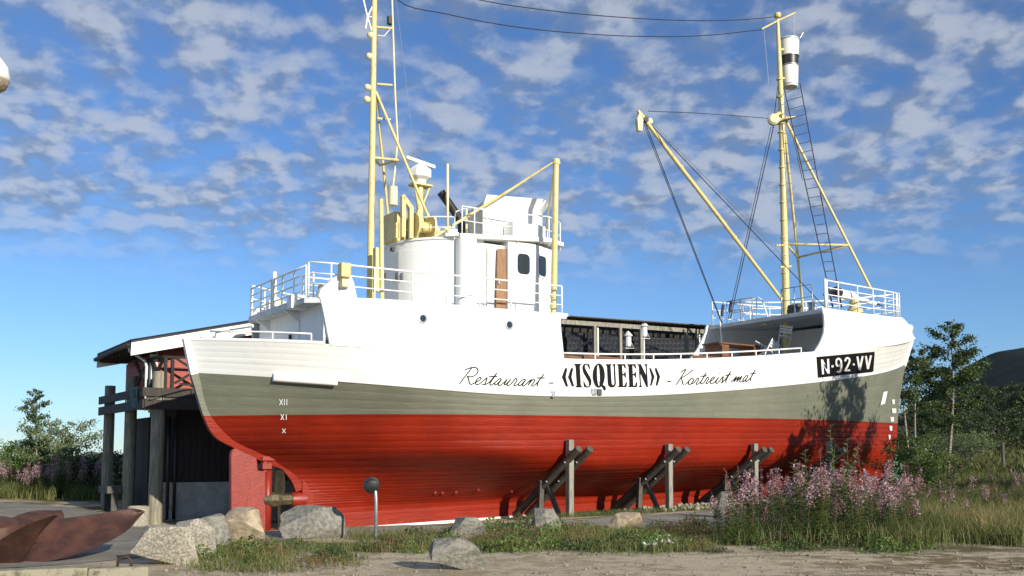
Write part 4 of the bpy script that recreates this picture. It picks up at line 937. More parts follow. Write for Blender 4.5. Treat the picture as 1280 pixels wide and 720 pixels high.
# ------------------------------------------------------------------ shoring frames that hold the boat up
def gz(x, y): return ground(x, y)
def thing(name, label, cat, wpos, rz=0., group=None):
    return tag(empty(name, wpos, rz), label, cat, group)
SHL = ['shoring frame of crossed logs nearest the stern, beside a tall post', 'second shoring frame of crossed logs from the stern, above the pebbles',
       'third shoring frame from the stern, its foot half behind pink flowers', 'shoring frame nearest the bow, in shade behind the leafy willow sapling']
rnd = random.Random(11)
for i in range(4):
    s0 = 3.745*i
    wp = S2W(s0, T0); g0 = gz(wp[0], wp[1]); root = thing('shoring_frame', SHL[i], 'prop', (wp[0], wp[1], g0), TH, 'props along the starboard side')
    # frame-local: x forward, y port; post at the origin
    top = (1.93+.05*rnd.random(), 1.86, 1.9, 2.0)[i]-g0
    MB().beam((0, 0, -.3), (.02, 0, top), .17, .17, up=(1, 0, 0)).build('post', 'timber', root, bevel=.012)
    for k, (ds, dt) in enumerate(((-.16, -.1), (.4, .05))):
        a = Vector((ds-.05, 2.45+dt, -.05)); b = Vector((ds+.12, -.28-(.2 if k == 0 else 0), 1.72-g0*.9))
        lg = MB().tube([a, a.lerp(b, .5), b], [.118, .112, .105], 12).build('log', 'log', root, auto=50)
        for q in (.52, .8): p = a.lerp(b, q)+Vector((-.07, -.08, 0)); MB().lathe([(.03, 0), (.03, .05)], p, (-.6, -.7, .3), 8).build('bolt', 'steel', lg)
    MB().beam((-.2, 1.15, -.2), (-.2, 1.05, 1.0), .14, .16, up=(1, 0, 0)).build('strut', 'darktimber', root, bevel=.01)
    MB().beam((.0, .32, -.2), (-.1, 1.0, 1.0), .13, .1, up=(1, 0, 0)).build('brace', 'darktimber', root, bevel=.01)
# concrete plinth under the fore part of the keel
wp = S2W(3.8, 0); m_ = MB(); m_.grid([[L(s, .45, -.6), L(s, .4, zk(s)-.02), L(s, -.4, zk(s)-.02), L(s, -.45, -.6)] for s in np.linspace(1.2, 17.5, 12)], closed=True)
m_.f += [[0, 1, 2, 3], list(range(len(m_.v)-4, len(m_.v)))]; m_.m += [0, 0]
pl = m_.build('keel_plinth', 'plinth', None, origin=L(3.8, 0, -.3)); pl.location = (wp[0], wp[1], -.3); pl.rotation_euler = (0, 0, TH)
tag(pl, 'long grey concrete plinth under the boat keel', 'plinth')

# ------------------------------------------------------------------ house behind the stern
HO = (-9.2, -5.5, -.25); hw = S2W(*HO[:2], HO[2])
house_ = thing('red_house', 'red weatherboard house with white gable trim and balcony behind the stern', 'house', hw, TH)
O_ = L(*HO)
def hb(mb_, name, mname, parent=house_, **kw): return mb_.build(name, mname, parent, origin=O_, **kw)
HS0, HS1, HT0, HT1, RS = -9.2, 2.3, -5.5, -9.0, -3.4        # plan, ridge station
slope = .24; eave_z = 4.83
rz_ = lambda s: eave_z+slope*(min(s, 2*RS-s)+9.95)            # roof upper surface
core = MB(); core.prism([L(HS0+.08, HT0-.06, 3.02), L(HS1, HT0-.06, 3.02), L(HS1, HT0-.06, rz_(HS1)-.4), L(RS, HT0-.06, rz_(RS)-.4), L(HS0+.08, HT0-.06, rz_(HS0)-.4)], L(0, HT1-HT0+.12, 0))
wall = hb(core, 'wall', 'redboard')
z = 3.09; bh = .158
while z < rz_(RS)-.5:
    lo = HS0+.14; hi = HS1
    top = z+bh
    if top > rz_(lo)-.42: lo = (top+.42-eave_z)/slope-9.95
    if hi-lo > .3:
        hb(MB().prism([L(lo, HT0-.045, z), L(hi, HT0-.045, z), L(hi, HT0-.06, top-.004), L(lo, HT0-.06, top-.004)], L(0, .05, 0)), 'siding_board', 'redboard', wall)
    if z < rz_(HS0)-.6: hb(MB().box(L(HS0+.05, HT0-.1, z), L(HS0+.078, HT1, top-.006)), 'siding_board', 'redboard', wall)
    z += bh
hb(MB().box(L(HS0-.0, HT0+.012, 2.8), L(HS0+.19, HT0-.035, rz_(HS0)-.38)), 'corner_board', 'housewhite')
hb(MB().box(L(HS0+.0, HT0-.04, 2.8), L(HS0+.04, HT0-.2, rz_(HS0)-.4)), 'corner_board', 'housewhite')
# lower storey: tarred boards over a concrete base
low = hb(MB().box(L(-8.35, -5.75, .70), L(HS1, HT1, 2.99)), 'lower_wall', 'browntar')
for k in range(26): s = -8.3+k*.2; hb(MB().box(L(s, -5.72, .72), L(s+.165, -5.75, 2.7)), 'wall_board', 'browntar', low)
hb(MB().box(L(-8.9, -5.6, -.9), L(HS1, HT1, .70)), 'foundation', 'concrete', bevel=.02)
hb(MB().tube([L(-8.42, -5.45, -.4), L(-8.42, -5.45, 2.7)], .05, 8), 'black_pipe', 'black', smooth=True)
hb(MB().tube([L(-8.62, -5.45, -.4), L(-8.62, -5.45, 2.7)], .05, 8), 'black_pipe', 'black', smooth=True)
hb(MB().box(L(-8.75, -5.9, .1), L(-8.45, -6.1, 2.7)), 'lower_post', 'browntar'); hb(MB().box(L(-9.0, -8.6, -.4), L(-8.6, -8.9, 2.7)), 'lower_post', 'browntar')
hb(MB().box(L(-8.95, -6.6, -.4), L(-8.5, HT1, 2.7)), 'rear_wall', 'browntar')
# roof
for sgn in (0, 1):
    s0, s1 = (-9.98, RS) if sgn == 0 else (RS, 2*RS+9.98)
    m_ = MB(); m_.prism([L(s0, -4.62, rz_(s0)), L(s1, -4.62, rz_(s1)), L(s1, -4.62, rz_(s1)-.10), L(s0, -4.62, rz_(s0)-.10)], L(0, -4.8, 0)); rf = hb(m_, 'roof', 'roofing')
    for k, (d0, d1, o) in enumerate(((.06, .24, .02), (.225, .43, .05))):
        hb(MB().prism([L(s0, -4.58-o, rz_(s0)-d0), L(s1, -4.58-o, rz_(s1)-d0), L(s1, -4.58-o, rz_(s1)-d1), L(s0, -4.58-o, rz_(s0)-d1)], L(0, -.035, 0)), 'barge_board', 'housewhite', rf)
        hb(MB().prism([L(s0, -9.42-o*.5, rz_(s0)-d0), L(s1, -9.42-o*.5, rz_(s1)-d0), L(s1, -9.42-o*.5, rz_(s1)-d1), L(s0, -9.42-o*.5, rz_(s0)-d1)], L(0, .035, 0)), 'barge_board', 'housewhite', rf)
    if sgn == 0:
        for k in range(10): t = -4.9-k*.46; hb(MB().box(L(-9.95, t, rz_(-9.95)-.28), L(-9.1, t-.09, rz_(-9.95)-.11)), 'rafter', 'browntar', rf)
        for k in range(18):
            t = -4.62-k*.266; hb(MB().prism([L(-9.99, t, rz_(-9.98)+.005), L(-9.99, t-.135, rz_(-9.98)+.05), L(-9.99, t-.27, rz_(-9.98)+.005)], L(6.4, 0, 6.4*slope)), 'roof_sheet', 'roofing', rf)
        hb(MB().tube([L(-10.03, -4.7, rz_(-9.98)-.12), L(-10.03, -9.4, rz_(-9.98)-.16)], .07, 10), 'gutter', 'roofing', rf, smooth=True)
dpz = rz_(-9.98)-.16
hb(MB().tube([L(-9.98, -4.9, dpz), L(-9.92, -5.0, dpz-.12), L(-9.40, -5.42, dpz-.32), L(-9.34, -5.45, dpz-.5), L(-9.34, -5.45, 2.85)], .042, 10), 'downpipe', 'housewhite', smooth=True)
# balcony
bz = 3.0
hb(MB().box(L(-9.55, -4.75, bz), L(HS0+.2, -10.3, bz+.08)), 'balcony_floor', 'darktimber'); hb(MB().box(L(HS0+.2, -4.75, bz), L(1.5, -5.52, bz+.08)), 'balcony_floor', 'darktimber')
for z0, z1 in ((3.23, 3.49), (2.86, 3.14)):
    hb(MB().prism([L(-9.56, -4.66, z0), L(-9.56, -4.66, z1), L(-9.66, -10.35, z1), L(-9.66, -10.35, z0)], L(-.05, 0, 0)), 'balcony_fascia', 'browntar', bevel=.008)
    hb(MB().box(L(-9.56, -4.60, z0), L(1.5, -4.65, z1)), 'balcony_fascia', 'browntar', bevel=.008)
hb(MB().box(L(-9.5, -4.72, 3.1), L(1.5, -4.68, 3.27)), 'balcony_beam', 'darktimber')
for (s, t, zt_, r_) in ((-9.12, -4.82, 3.98, .19), (-9.32, -7.35, 4.0, .18), (-9.42, -10.0, 3.86, .17), (-5.5, -4.82, 3.9, .18), (-1.8, -4.82, 3.9, .18)):
    hb(MB().tube([L(s, t, -.7), L(s, t, zt_)], [r_*1.05, r_], 10), 'column', 'column', auto=50)
hz = 4.42
rail_ = hb(MB().beam(L(-9.02, -4.7, hz), L(1.5, -4.7, hz), .09, .06), 'balcony_rail', 'shadetimber')  # rails coloured black for the boat's shadow lying on them
hb(MB().beam(L(-9.02, -4.7, hz), L(-9.45, -6.7, hz-.0), .09, .06), 'balcony_rail', 'shadetimber', rail_)
hb(MB().beam(L(-8.55, -4.7, 3.62), L(1.5, -4.7, 3.62), .06, .06), 'lower_rail', 'shadetimber', rail_)
for s in (-8.98, -8.78, -7.4, -6.0, -4.6, -3.2, -1.8): hb(MB().beam(L(s, -4.7, 3.45), L(s, -4.7, hz), .09, .09), 'rail_post', 'shadetimber', rail_)
for p, q in (((-9.02, -4.72, hz), (-9.2, -5.6, 3.5)), ((-9.02, -4.72, 3.5), (-9.2, -5.6, hz)), ((-9.22, -5.65, hz), (-9.42, -6.6, 3.5)), ((-9.22, -5.65, 3.5), (-9.42, -6.6, hz))):
    hb(MB().beam(L(*p), L(*q), .05, .11), 'rail_cross', 'shadetimber', rail_)
for k in range(5):
    s = -8.7+k*1.4; hb(MB().beam(L(s, -4.7, hz-.02), L(s+1.25, -4.7, 3.65), .045, .07), 'rail_cross', 'shadetimber', rail_)
    hb(MB().beam(L(s, -4.73, 3.65), L(s+.55, -4.73, 4.0), .045, .07), 'rail_cross', 'shadetimber', rail_)
m_ = MB(); m_.grid([[L(-9.63-.03*math.sin(k*1.3+j), -5.1-k*.17, 3.55-j*.16) for k in range(9)] for j in range(5)]); hb(m_, 'banner', 'teal', smooth=True)
hb(MB().box(L(-9.2, -4.98, 1.55), L(-9.12, -5.0, 1.75)), 'meter_box', 'greyp')
# planter and bench
p = at_y(173.5, 637, 27.2); p[2] = gz(p[0], p[1])
pln = thing('planter', 'round pale aggregate concrete planter by the house column', 'planter', p)
MB().lathe([(.27, 0), (.29, .02), (.30, .54), (.26, .56), (.24, .46)], n=22).build('tub', 'granite', pln, auto=40); MB().lathe([(.24, .40), (.2, .47)], n=14).build('soil', 'plinth', pln)
p = at_y(141, 612, 30.5); bnc = thing('plank_bench', 'dark weathered plank bench under the balcony', 'bench', (p[0], p[1], gz(p[0], p[1])), TH)
hz_ = p[2]-gz(p[0], p[1])
MB().box((-.3, -.65, hz_-.1), (.15, .65, hz_+.12)).build('seat', 'darktimber', bnc, bevel=.01)
for y in (-.5, .5): MB().box((-.15, y-.06, 0), (.05, y+.06, hz_-.102)).build('leg', 'darktimber', bnc)

# ------------------------------------------------------------------ terrace pergola behind the well deck, and the black-roofed building
PO = (9.3, -5.2, 0); pw = S2W(*PO); perg = thing('pergola', 'weathered timber pergola with slatted roof behind the well deck', 'pergola', pw, TH); PL = L(*PO)
pz = lambda s: 6.62+.023*(s-5.2)
def pb(mb_, name, mname, parent=perg, **kw): return mb_.build(name, mname, parent, origin=PL, **kw)
for t, d in ((-4.05, 0), (-6.3, .05)):
    bm_ = pb(MB().beam(L(2.5, t, pz(2.5)-.12+d), L(14.6, t, pz(14.6)-.12+d), .10, .17), 'roof_beam', 'timber' if t > -5 else 'shadetimber', bevel=.008)  # back beam darkened in colour, as if no sun fell through the slats
rr_ = random.Random(3)
for k in range(30):
    s = 2.6+k*.40
    pb(MB().beam(L(s, -4.12, pz(s)+.0), L(s, -6.6, pz(s)+.05), .09, .07), 'rafter', 'shadetimber')
for k in range(4):
    for j in range(4):
        s0 = 2.4+j*3.05; t = -3.95-.28*k+.03*j; pb(MB().beam(L(s0, t, pz(s0)+.075+.01*j), L(s0+3.1, t-.02, pz(s0+3.1)+.085+.01*j), .26, .035), 'roof_plank', 'darktimber')
for u_, pair in ((743, 1), (775, 0), (801, 1), (858, 0), (871, 1)):
    s = sh(u_, 425, -4.05)[0]
    pb(MB().beam(L(s, -4.05, 0), L(s, -4.05, pz(s)-.2), .12, .12, up=(1, 0, 0)), 'post', 'timber'); pair and pb(MB().beam(L(s+.24, -4.15, 0), L(s+.24, -4.15, pz(s)-.22), .06, .06, up=(1, 0, 0)), 'post', 'housewhite')
    pb(MB().beam(L(s-1.0, -6.3, 0), L(s-1.0, -6.3, pz(s)-.2), .14, .14, up=(1, 0, 0)), 'post', 'shadetimber')
for s in (4.0, 7.45): pb(MB().beam(L(s, -6.2, 5.7), L(s+1.2, -6.2, pz(s)-.15), .09, .09), 'knee_brace', 'timber')
pb(MB().box(L(2.6, -3.95, 3.7), L(14.4, -6.5, 3.85)), 'terrace_floor', 'darktimber')
for i, (u, v) in enumerate(((785, 424), (805, 412))):
    s_, z_ = sh(u, v, -4.0); q = S2W(s_, -4.0, z_-.3)
    ln = thing('lantern', ('white lantern with a flared cap hung on a pergola post', 'smaller white lantern near the pergola beam, right of the other')[i], 'lantern', q, TH, 'lanterns on the pergola')
    m_ = MB(); m_.lathe([(.11, 0), (.13, .03), (.13, .4), (.2, .42), (.1, .55), (.03, .62)], n=10); m_.build('body', 'greyp', ln)
    MB().tube([(-.15, 0, -.06), (.3, 0, -.04), (.12, 0, .25)], .015, 6).build('bracket', 'rail', ln)
by = 47.; A, B = at_y(640, 413.5, by), at_y(965, 411.5, by); eav = 4.4
blk_ = thing('black_roofed_building', 'building with black tiled roof seen through the pergola', 'building', (A[0], by, -.3))
o3 = (A[0], by, -.3)
m_ = MB(); m_.prism([(A[0], by, A[2]), (A[0], by-5.2, eav), (A[0], by-5.2, eav-.15), (A[0], by+5, eav-.15), (A[0], by+5, eav)], (B[0]-A[0], 0, 0)); rf = m_.build('roof', 'roofing', blk_, origin=o3)
sl_ = math.hypot(5.2, A[2]-eav); rows_ = 11
tile = None
for j in range(rows_):
    q0, q1 = j/rows_, (j+1)/rows_; m_ = MB(); n_ = 64; Lr = []
    for i in range(n_*4+1):
        x = A[0]+(B[0]-A[0])*i/(n_*4); b_ = .05*abs(math.sin(math.pi*i/4+(j % 2)*math.pi/2))
        Lr.append((x, b_))
    y0, y1 = by-5.2*q0, by-5.2*q1; z0, z1 = A[2]+(eav-A[2])*q0, A[2]+(eav-A[2])*q1
    m_.grid([[(x, y0-.02, z0+.02+b_) for x, b_ in Lr], [(x, y1, z1+.09+b_) for x, b_ in Lr], [(x, y1, z1+.01) for x, b_ in Lr]]); m_.build('tile_course', 'roofing', rf, origin=o3, smooth=True)
MB().box((A[0]+.4, by-4.6, -.3), (B[0]-.5, by+4.6, eav-.16)).build('wall', 'browntar', blk_, origin=o3)

# ------------------------------------------------------------------ things standing on the boat
def onboat(name, label, cat, s, t, z, group=None): return thing(name, label, cat, S2W(s, t, z), TH, group)
dk = lambda s: float(np.interp(s, hp(7.06)[:, 0], hp(7.06)[:, 2]))
t_ = -.6; s_, top_ = sh(914, 431, t_); tb = onboat('wooden_table', 'dark brown wooden trestle table under the forecastle', 'table', s_, t_, dk(s_))
h_ = top_-dk(s_)
for k in range(5): MB().box((-1.1, -.45+k*.18, h_-.06), (1.1, -.28+k*.18, h_)).build('top_plank', 'brownwood', tb, bevel=.008)
for x in (-.9, .9): MB().box((x-.07, -.4, 0), (x+.07, .4, h_-.062)).build('trestle', 'brownwood', tb, bevel=.01)
MB().box((-.9, -.04, .5), (.9, .04, .62)).build('stretcher', 'brownwood', tb)
for x in (-.85, .85): MB().box((x-.18, -.52, h_-.62), (x+.18, -.47, h_-.1)).build('end_board', 'brownwood', tb, bevel=.01)
for i, (s, t) in enumerate(((sh(728, 446, .9)[0], .9), (sh(752, 446, 1.0)[0], 1.0), (sh(885, 446, 1.0)[0], 1.0))):
    bn = onboat('deck_bench', ('brown slatted bench in the well deck next to the wheelhouse', 'brown slatted bench in the middle of the well deck', 'low brown bench in the well deck near the forecastle')[i], 'bench', s, t, dk(s), 'benches in the well deck')
    hh_ = sh((728, 752, 885)[i], 445.5, t)[1]-dk(s)
    for k in range(3): MB().box((-.75, -.05, hh_-.14-k*.17), (.75, .0, hh_-k*.17)).build('back_slat', 'brownwood', bn, bevel=.006)
    for k in range(3): MB().box((-.75, -.5+k*.15, .44), (.75, -.37+k*.15, .48)).build('seat_slat', 'brownwood', bn, bevel=.006)
    for x in (-.6, .6): MB().box((x-.04, -.5, 0), (x+.04, .0, .438)).build('leg', 'brownwood', bn); MB().box((x-.04, .001, 0), (x+.04, .05, hh_)).build('back_post', 'brownwood', bn)
chl = ['pale metal folding chair heaped under the forecastle, next to the table', 'pale metal folding chair in the middle of the heap', 'upright pale metal folding chair by the mast foot', 'pale metal folding chair lying to the right of the mast foot', 'pale metal folding chair at the right end of the heap']
for i in range(5):
    s, zt_ = sh(953+i*12, (428, 424, 412, 427, 429)[i], .4-.25*(i % 2)); ch = onboat('folding_chair', chl[i], 'chair', s, .4-.25*(i % 2), zt_-.72, 'folding chairs heaped on the fore deck')
    ch.rotation_euler = (R((25, -40, 8, 55, -30)[i]), R((30, 10, -12, -25, 35)[i]), TH+i)
    for x in (-.22, .22):
        MB().tube([(x, -.2, 0), (x, .12, .9)], .018, 6).build('frame_tube', 'rail', ch); MB().tube([(x, .25, 0), (x, -.2, .48)], .018, 6).build('leg', 'rail', ch)
    for k in range(3): MB().box((-.2, .0+k*.035, .6+k*.1), (.2, .02+k*.035, .67+k*.1)).build('back_slat', 'rail', ch)
    for k in range(3): MB().box((-.2, -.2+k*.13, .46), (.2, -.1+k*.13, .48)).build('seat_slat', 'rail', ch)

# ------------------------------------------------------------------ spotlight on its bent pipe
p = at_z(469.5, 678, .0); g0 = gz(p[0], p[1]); k_ = p[1]/F
sp_ = thing('floodlight', 'black round floodlight on a bent galvanised pipe before the hull', 'floodlight', (p[0], p[1], g0))
MB().tube([(0, 0, -.1), (0, 0, .72), (-.01, 0, .86), (-.035, .01, 1.0)], .032, 10).build('pipe', 'steel', sp_, smooth=True)
c = Vector((-.085, .04, .985)); dd_ = Vector((-.25, .9, .25)).normalized()
MB().lathe([(.06, -.11), (.12, -.09), (.14, -.02), (.145, .06), (.135, .07)], c, dd_, 24).build('lamp_housing', 'black', sp_, auto=40)
MB().lathe([(.13, .068), (.10, .085), (.02, .09)], c, dd_, 24).build('lens', 'glass', sp_, auto=40)
MB().box((-.09, -.09, -.1), (.09, .09, .05)).build('footing', 'concrete', sp_, bevel=.015)

# ------------------------------------------------------------------ boulders
def boulder(label, u0, u1, v0, v1, mname, seed, depth=.8, flat=.0, pts=16, extra=0., ydist=None):
    rn = random.Random(seed)
    b = at_z((u0+u1)/2, v1, 0) if ydist is None else at_y((u0+u1)/2, v1, ydist)
    for _ in range(4): b = at_z((u0+u1)/2, v1-2, gz(b[0], b[1])) if ydist is None else b
    Y = b[1]; wd = (u1-u0)/F*Y; ht = (v1-v0)/F*Y; dp = wd*depth
    bm = bmesh.new()
    for i in range(pts):
        a = 2*math.pi*i/pts*2.4+rn.uniform(-.3, .3); zz = rn.choice([0, .35, .7, .95, 1.0]); r = (1-.42*zz**1.6)*rn.uniform(.82, 1.0)
        bm.verts.new((math.cos(a)*wd/2*r, math.sin(a)*dp/2*r, zz*ht*rn.uniform(.9, 1)-.08*(zz == 0)))
    bmesh.ops.convex_hull(bm, input=bm.verts)
    loose = [v for v in bm.verts if not v.link_faces]; bmesh.ops.delete(bm, geom=loose, context='VERTS')
    bmesh.ops.triangulate(bm, faces=bm.faces[:]); bmesh.ops.subdivide_edges(bm, edges=bm.edges[:], cuts=3, use_grid_fill=True)
    bm.normal_update()
    for v in bm.verts:
        n_ = noise.fractal(Vector(v.co)*4+Vector((seed, 0, 0)), .9, 2., 4); v.co += v.normal*n_*.022*wd
    xs = [v.co.x for v in bm.verts]; zs_ = [v.co.z for v in bm.verts]
    fx = wd/(max(xs)-min(xs)); cx = (max(xs)+min(xs))/2; fz = ht/max(zs_)
    for v in bm.verts: v.co.x = (v.co.x-cx)*fx; v.co.z *= fz if v.co.z > 0 else 1
    me = bpy.data.meshes.new('boulder'); bm.to_mesh(me); bm.free(); me.materials.append(M[mname])
    me.polygons.foreach_set('use_smooth', [True]*len(me.polygons)); me.set_sharp_from_angle(angle=R(14))
    o = bpy.data.objects.new('boulder', me); col.objects.link(o); o.location = (b[0], b[1]+dp*.35, gz(b[0], b[1])-.02); return tag(o, label, 'boulder', 'boulders along the path')
boulder('large speckled pale boulder at the front left, beside the timber beam', 157, 236, 659, 711, 'granite', 21, .9)
boulder('rounded pale boulder just behind the large speckled one', 204, 262, 650, 699, 'granite', 5, .9)
boulder('darker grey boulder half hidden behind the pale rounded one', 228, 286, 645, 690, 'granite2', 8, .9)
boulder('tan block-shaped boulder in front of the rudder', 264, 327, 636, 687, 'granite3', 13, .8)
boulder('wedge-shaped grey boulder beneath the boat propeller', 345, 427, 634, 676, 'granite2', 17, .7)
boulder('small grey boulder behind the front boulder in the middle', 555, 607, 648, 680, 'granite2', 29, .8)
boulder('grey faceted boulder on the gravel at the front centre', 534, 607, 674, 717, 'granite2', 33, .8)
boulder('smooth grey boulder before the shoring frame nearest the stern', 661, 702, 637, 668, 'granite2', 41, .8)
boulder('low brown flat boulder by the path', 762, 806, 642, 664, 'granite3', 47, .8)
boulder('grey boulder half hidden by the left edge of the pink flowers', 893, 924, 616, 650, 'granite2', 52, .8)
# ------------------------------------------------------------------ rusty propeller and timber beam at the left edge
pc = at_y(-8, 690, 13.6); g0 = gz(pc[0], pc[1])
rpz = thing('ship_propeller', 'big rusty ship propeller lying on the asphalt at the left edge', 'propeller', (pc[0], pc[1], g0), 0)
hc = Vector((0, .15, .26))
MB().lathe([(.1, -.3), (.24, -.28), (.3, -.1), (.3, .14), (.24, .3), (.12, .36)], hc, (.1, -.25, 1), 20).build('hub', 'rust', rpz, auto=40)
def plateblade(A_, B_, bulge):
    eA = cr([tuple(at_y(*q)) for q in A_], 5); eB = cr([tuple(at_y(*q)) for q in B_], 5)
    rows_ = [[Vector(a).lerp(Vector(b), q)+Vector(bulge)*math.sin(math.pi*q) for a, b in zip(eA, eB)] for q in np.linspace(0, 1, 8)]
    m_ = MB(); m_.grid(rows_+[[p_+Vector((.02, .05, .01)) for p_ in r] for r in rows_[::-1]]+[rows_[0]]); return m_.build('blade', 'rust', rpz, auto=50, origin=(pc[0], pc[1], g0))
plateblade([(15, 668, 14.2), (62, 652, 14.5), (110, 644.5, 14.7), (158, 637, 14.9), (174, 638.5, 14.92)], [(15, 707, 13.7), (57, 702, 13.75), (105, 690, 14.0), (152, 667, 14.5), (175.5, 643, 14.85)], (0, .10, 0))
plateblade([(-30, 696, 13.2), (5, 672, 13.15), (36, 655, 13.1), (64, 645.5, 13.1)], [(-20, 712, 13.5), (22, 705, 13.6), (44, 672, 13.4), (64.5, 647, 13.15)], (.03, .05, 0))
blade('blade', hc+Vector((0, .15, .05)), (.25, .9, .22), (0, -.2, 1), 1.2, .6, R(40), 'rust', rpz, .035, .1, .3)
blade('blade', hc+Vector((-.1, 0, 0)), (-1, -.1, .02), (0, -.2, 1), 1.6, .7, R(55), 'rust', rpz, .035, .1, .3)
a = at_z(-60, 716, .16); b = at_z(186, 709, .14)
bm0 = ((a+b)/2); bmr = thing('timber_beam', 'weathered squared timber beam lying along the bottom left edge', 'beam', (bm0[0], bm0[1], gz(bm0[0], bm0[1])), math.atan2(b[1]-a[1], b[0]-a[0]))
ln_ = np.linalg.norm(b-a)/2; m_ = MB()
MB().box((-ln_, .0, -.06), (ln_*.35, .26, .15)).build('log', 'beam', bmr, bevel=.02); MB().box((ln_*.352, .0, -.06), (ln_, .25, .135)).build('log', 'beam', bmr, bevel=.03)
MB().tube([(ln_-.36, .14, .12), (ln_-.36, .13, .2), (ln_-.31, .12, .25), (ln_-.25, .11, .25), (ln_-.2, .1, .2), (ln_-.2, .1, .12)], .016, 8).build('ring', 'rust', bmr, smooth=True)
# street lamp whose head reaches in at the left edge
lp = at_y(-16, 95, 8.0); g0 = gz(lp[0]-.9, lp[1])
lmp = thing('street_lamp', 'white street lamp head at the upper left edge', 'street lamp', (lp[0]-.9, lp[1], g0))
c = Vector((.9, 0, lp[2]-g0))
m_ = MB(); m_.lathe([(.02, .2), (.10, .17), (.16, .09), (.176, .0), (.17, -.035)], c, n=24); m_.build('lamp_hood', 'housewhite', lmp, smooth=True)
m_ = MB(); m_.lathe([(.168, -.036), (.15, -.09), (.09, -.135), (.02, -.15)], c, n=24); m_.build('lamp_lens', 'granite3', lmp, smooth=True)
MB().tube([(0, 0, 0), (0, 0, lp[2]-g0-.1), (.12, 0, lp[2]-g0+.12), (.9, 0, lp[2]-g0+.16)], .05, 10).build('pole', 'steel', lmp, smooth=True)
# green bin behind the bow
p = at_y(1112, 592, 43.5); g0 = gz(p[0], p[1]); bn = thing('green_bin', 'green plastic bin standing behind the bow', 'bin', (p[0]+.2, p[1], g0))
h_ = max(.9, at_y(1112, 568, 43.5)[2]-g0); MB().prism([(-.4, -.4, 0), (.4, -.4, 0), (.4, .4, 0), (-.4, .4, 0)], (0, 0, h_)).build('body', 'greenpaint', bn, bevel=.04); MB().box((-.45, -.45, h_+.002), (.45, .45, h_+.08)).build('lid', 'greenpaint', bn, bevel=.03)
# marker post on the right
p = at_y(1254, 575, 50); g0 = gz(p[0], p[1]); o = MB().tube([(0, 0, -.1), (0, 0, .55+p[2]-g0+.3), (0, 0, .9+p[2]-g0)], [.09, .085, .07], 10).build('fence_post', 'darktimber', auto=40); o.location = (p[0], p[1], g0); tag(o, 'short dark wooden post in the heath on the right', 'post')

# ------------------------------------------------------------------ vegetation
def fastmesh(name, V, Fq, mname, nside=4):
    me = bpy.data.meshes.new(name); V = np.asarray(V, np.float32).reshape(-1, 3); n = len(V)//nside
    me.vertices.add(len(V)); me.vertices.foreach_set('co', V.ravel())
    me.loops.add(len(V)); me.loops.foreach_set('vertex_index', np.arange(len(V), dtype=np.int32))
    me.polygons.add(n); me.polygons.foreach_set('loop_start', np.arange(0, len(V), nside, dtype=np.int32)); me.polygons.foreach_set('loop_total', np.full(n, nside, np.int32))
    for m_ in (mname if isinstance(mname, (list, tuple)) else [mname]): me.materials.append(M[m_])
    if Fq is not None: me.polygons.foreach_set('material_index', np.asarray(Fq, np.int32))
    me.update(); me.validate(); return me
def link(me, name, parent=None):
    o = bpy.data.objects.new(name, me); col.objects.link(o)
    if parent: o.parent = parent
    return o
def leaves(C_, size, rg, aspect=.55, up=.0):         # rhombic leaves with random attitude
    n = len(C_); d = rg.normal(size=(n, 3)); d[:, 2] += up; d /= np.linalg.norm(d, axis=1)[:, None]
    e = rg.normal(size=(n, 3)); w_ = np.cross(d, e); w_ /= np.linalg.norm(w_, axis=1)[:, None]+1e-9
    L_ = size*rg.uniform(.65, 1.25, n)[:, None]; W_ = L_*aspect
    return np.stack([C_-d*L_*.5, C_+w_*W_*.5, C_+d*L_*.5, C_-w_*W_*.5], axis=1)
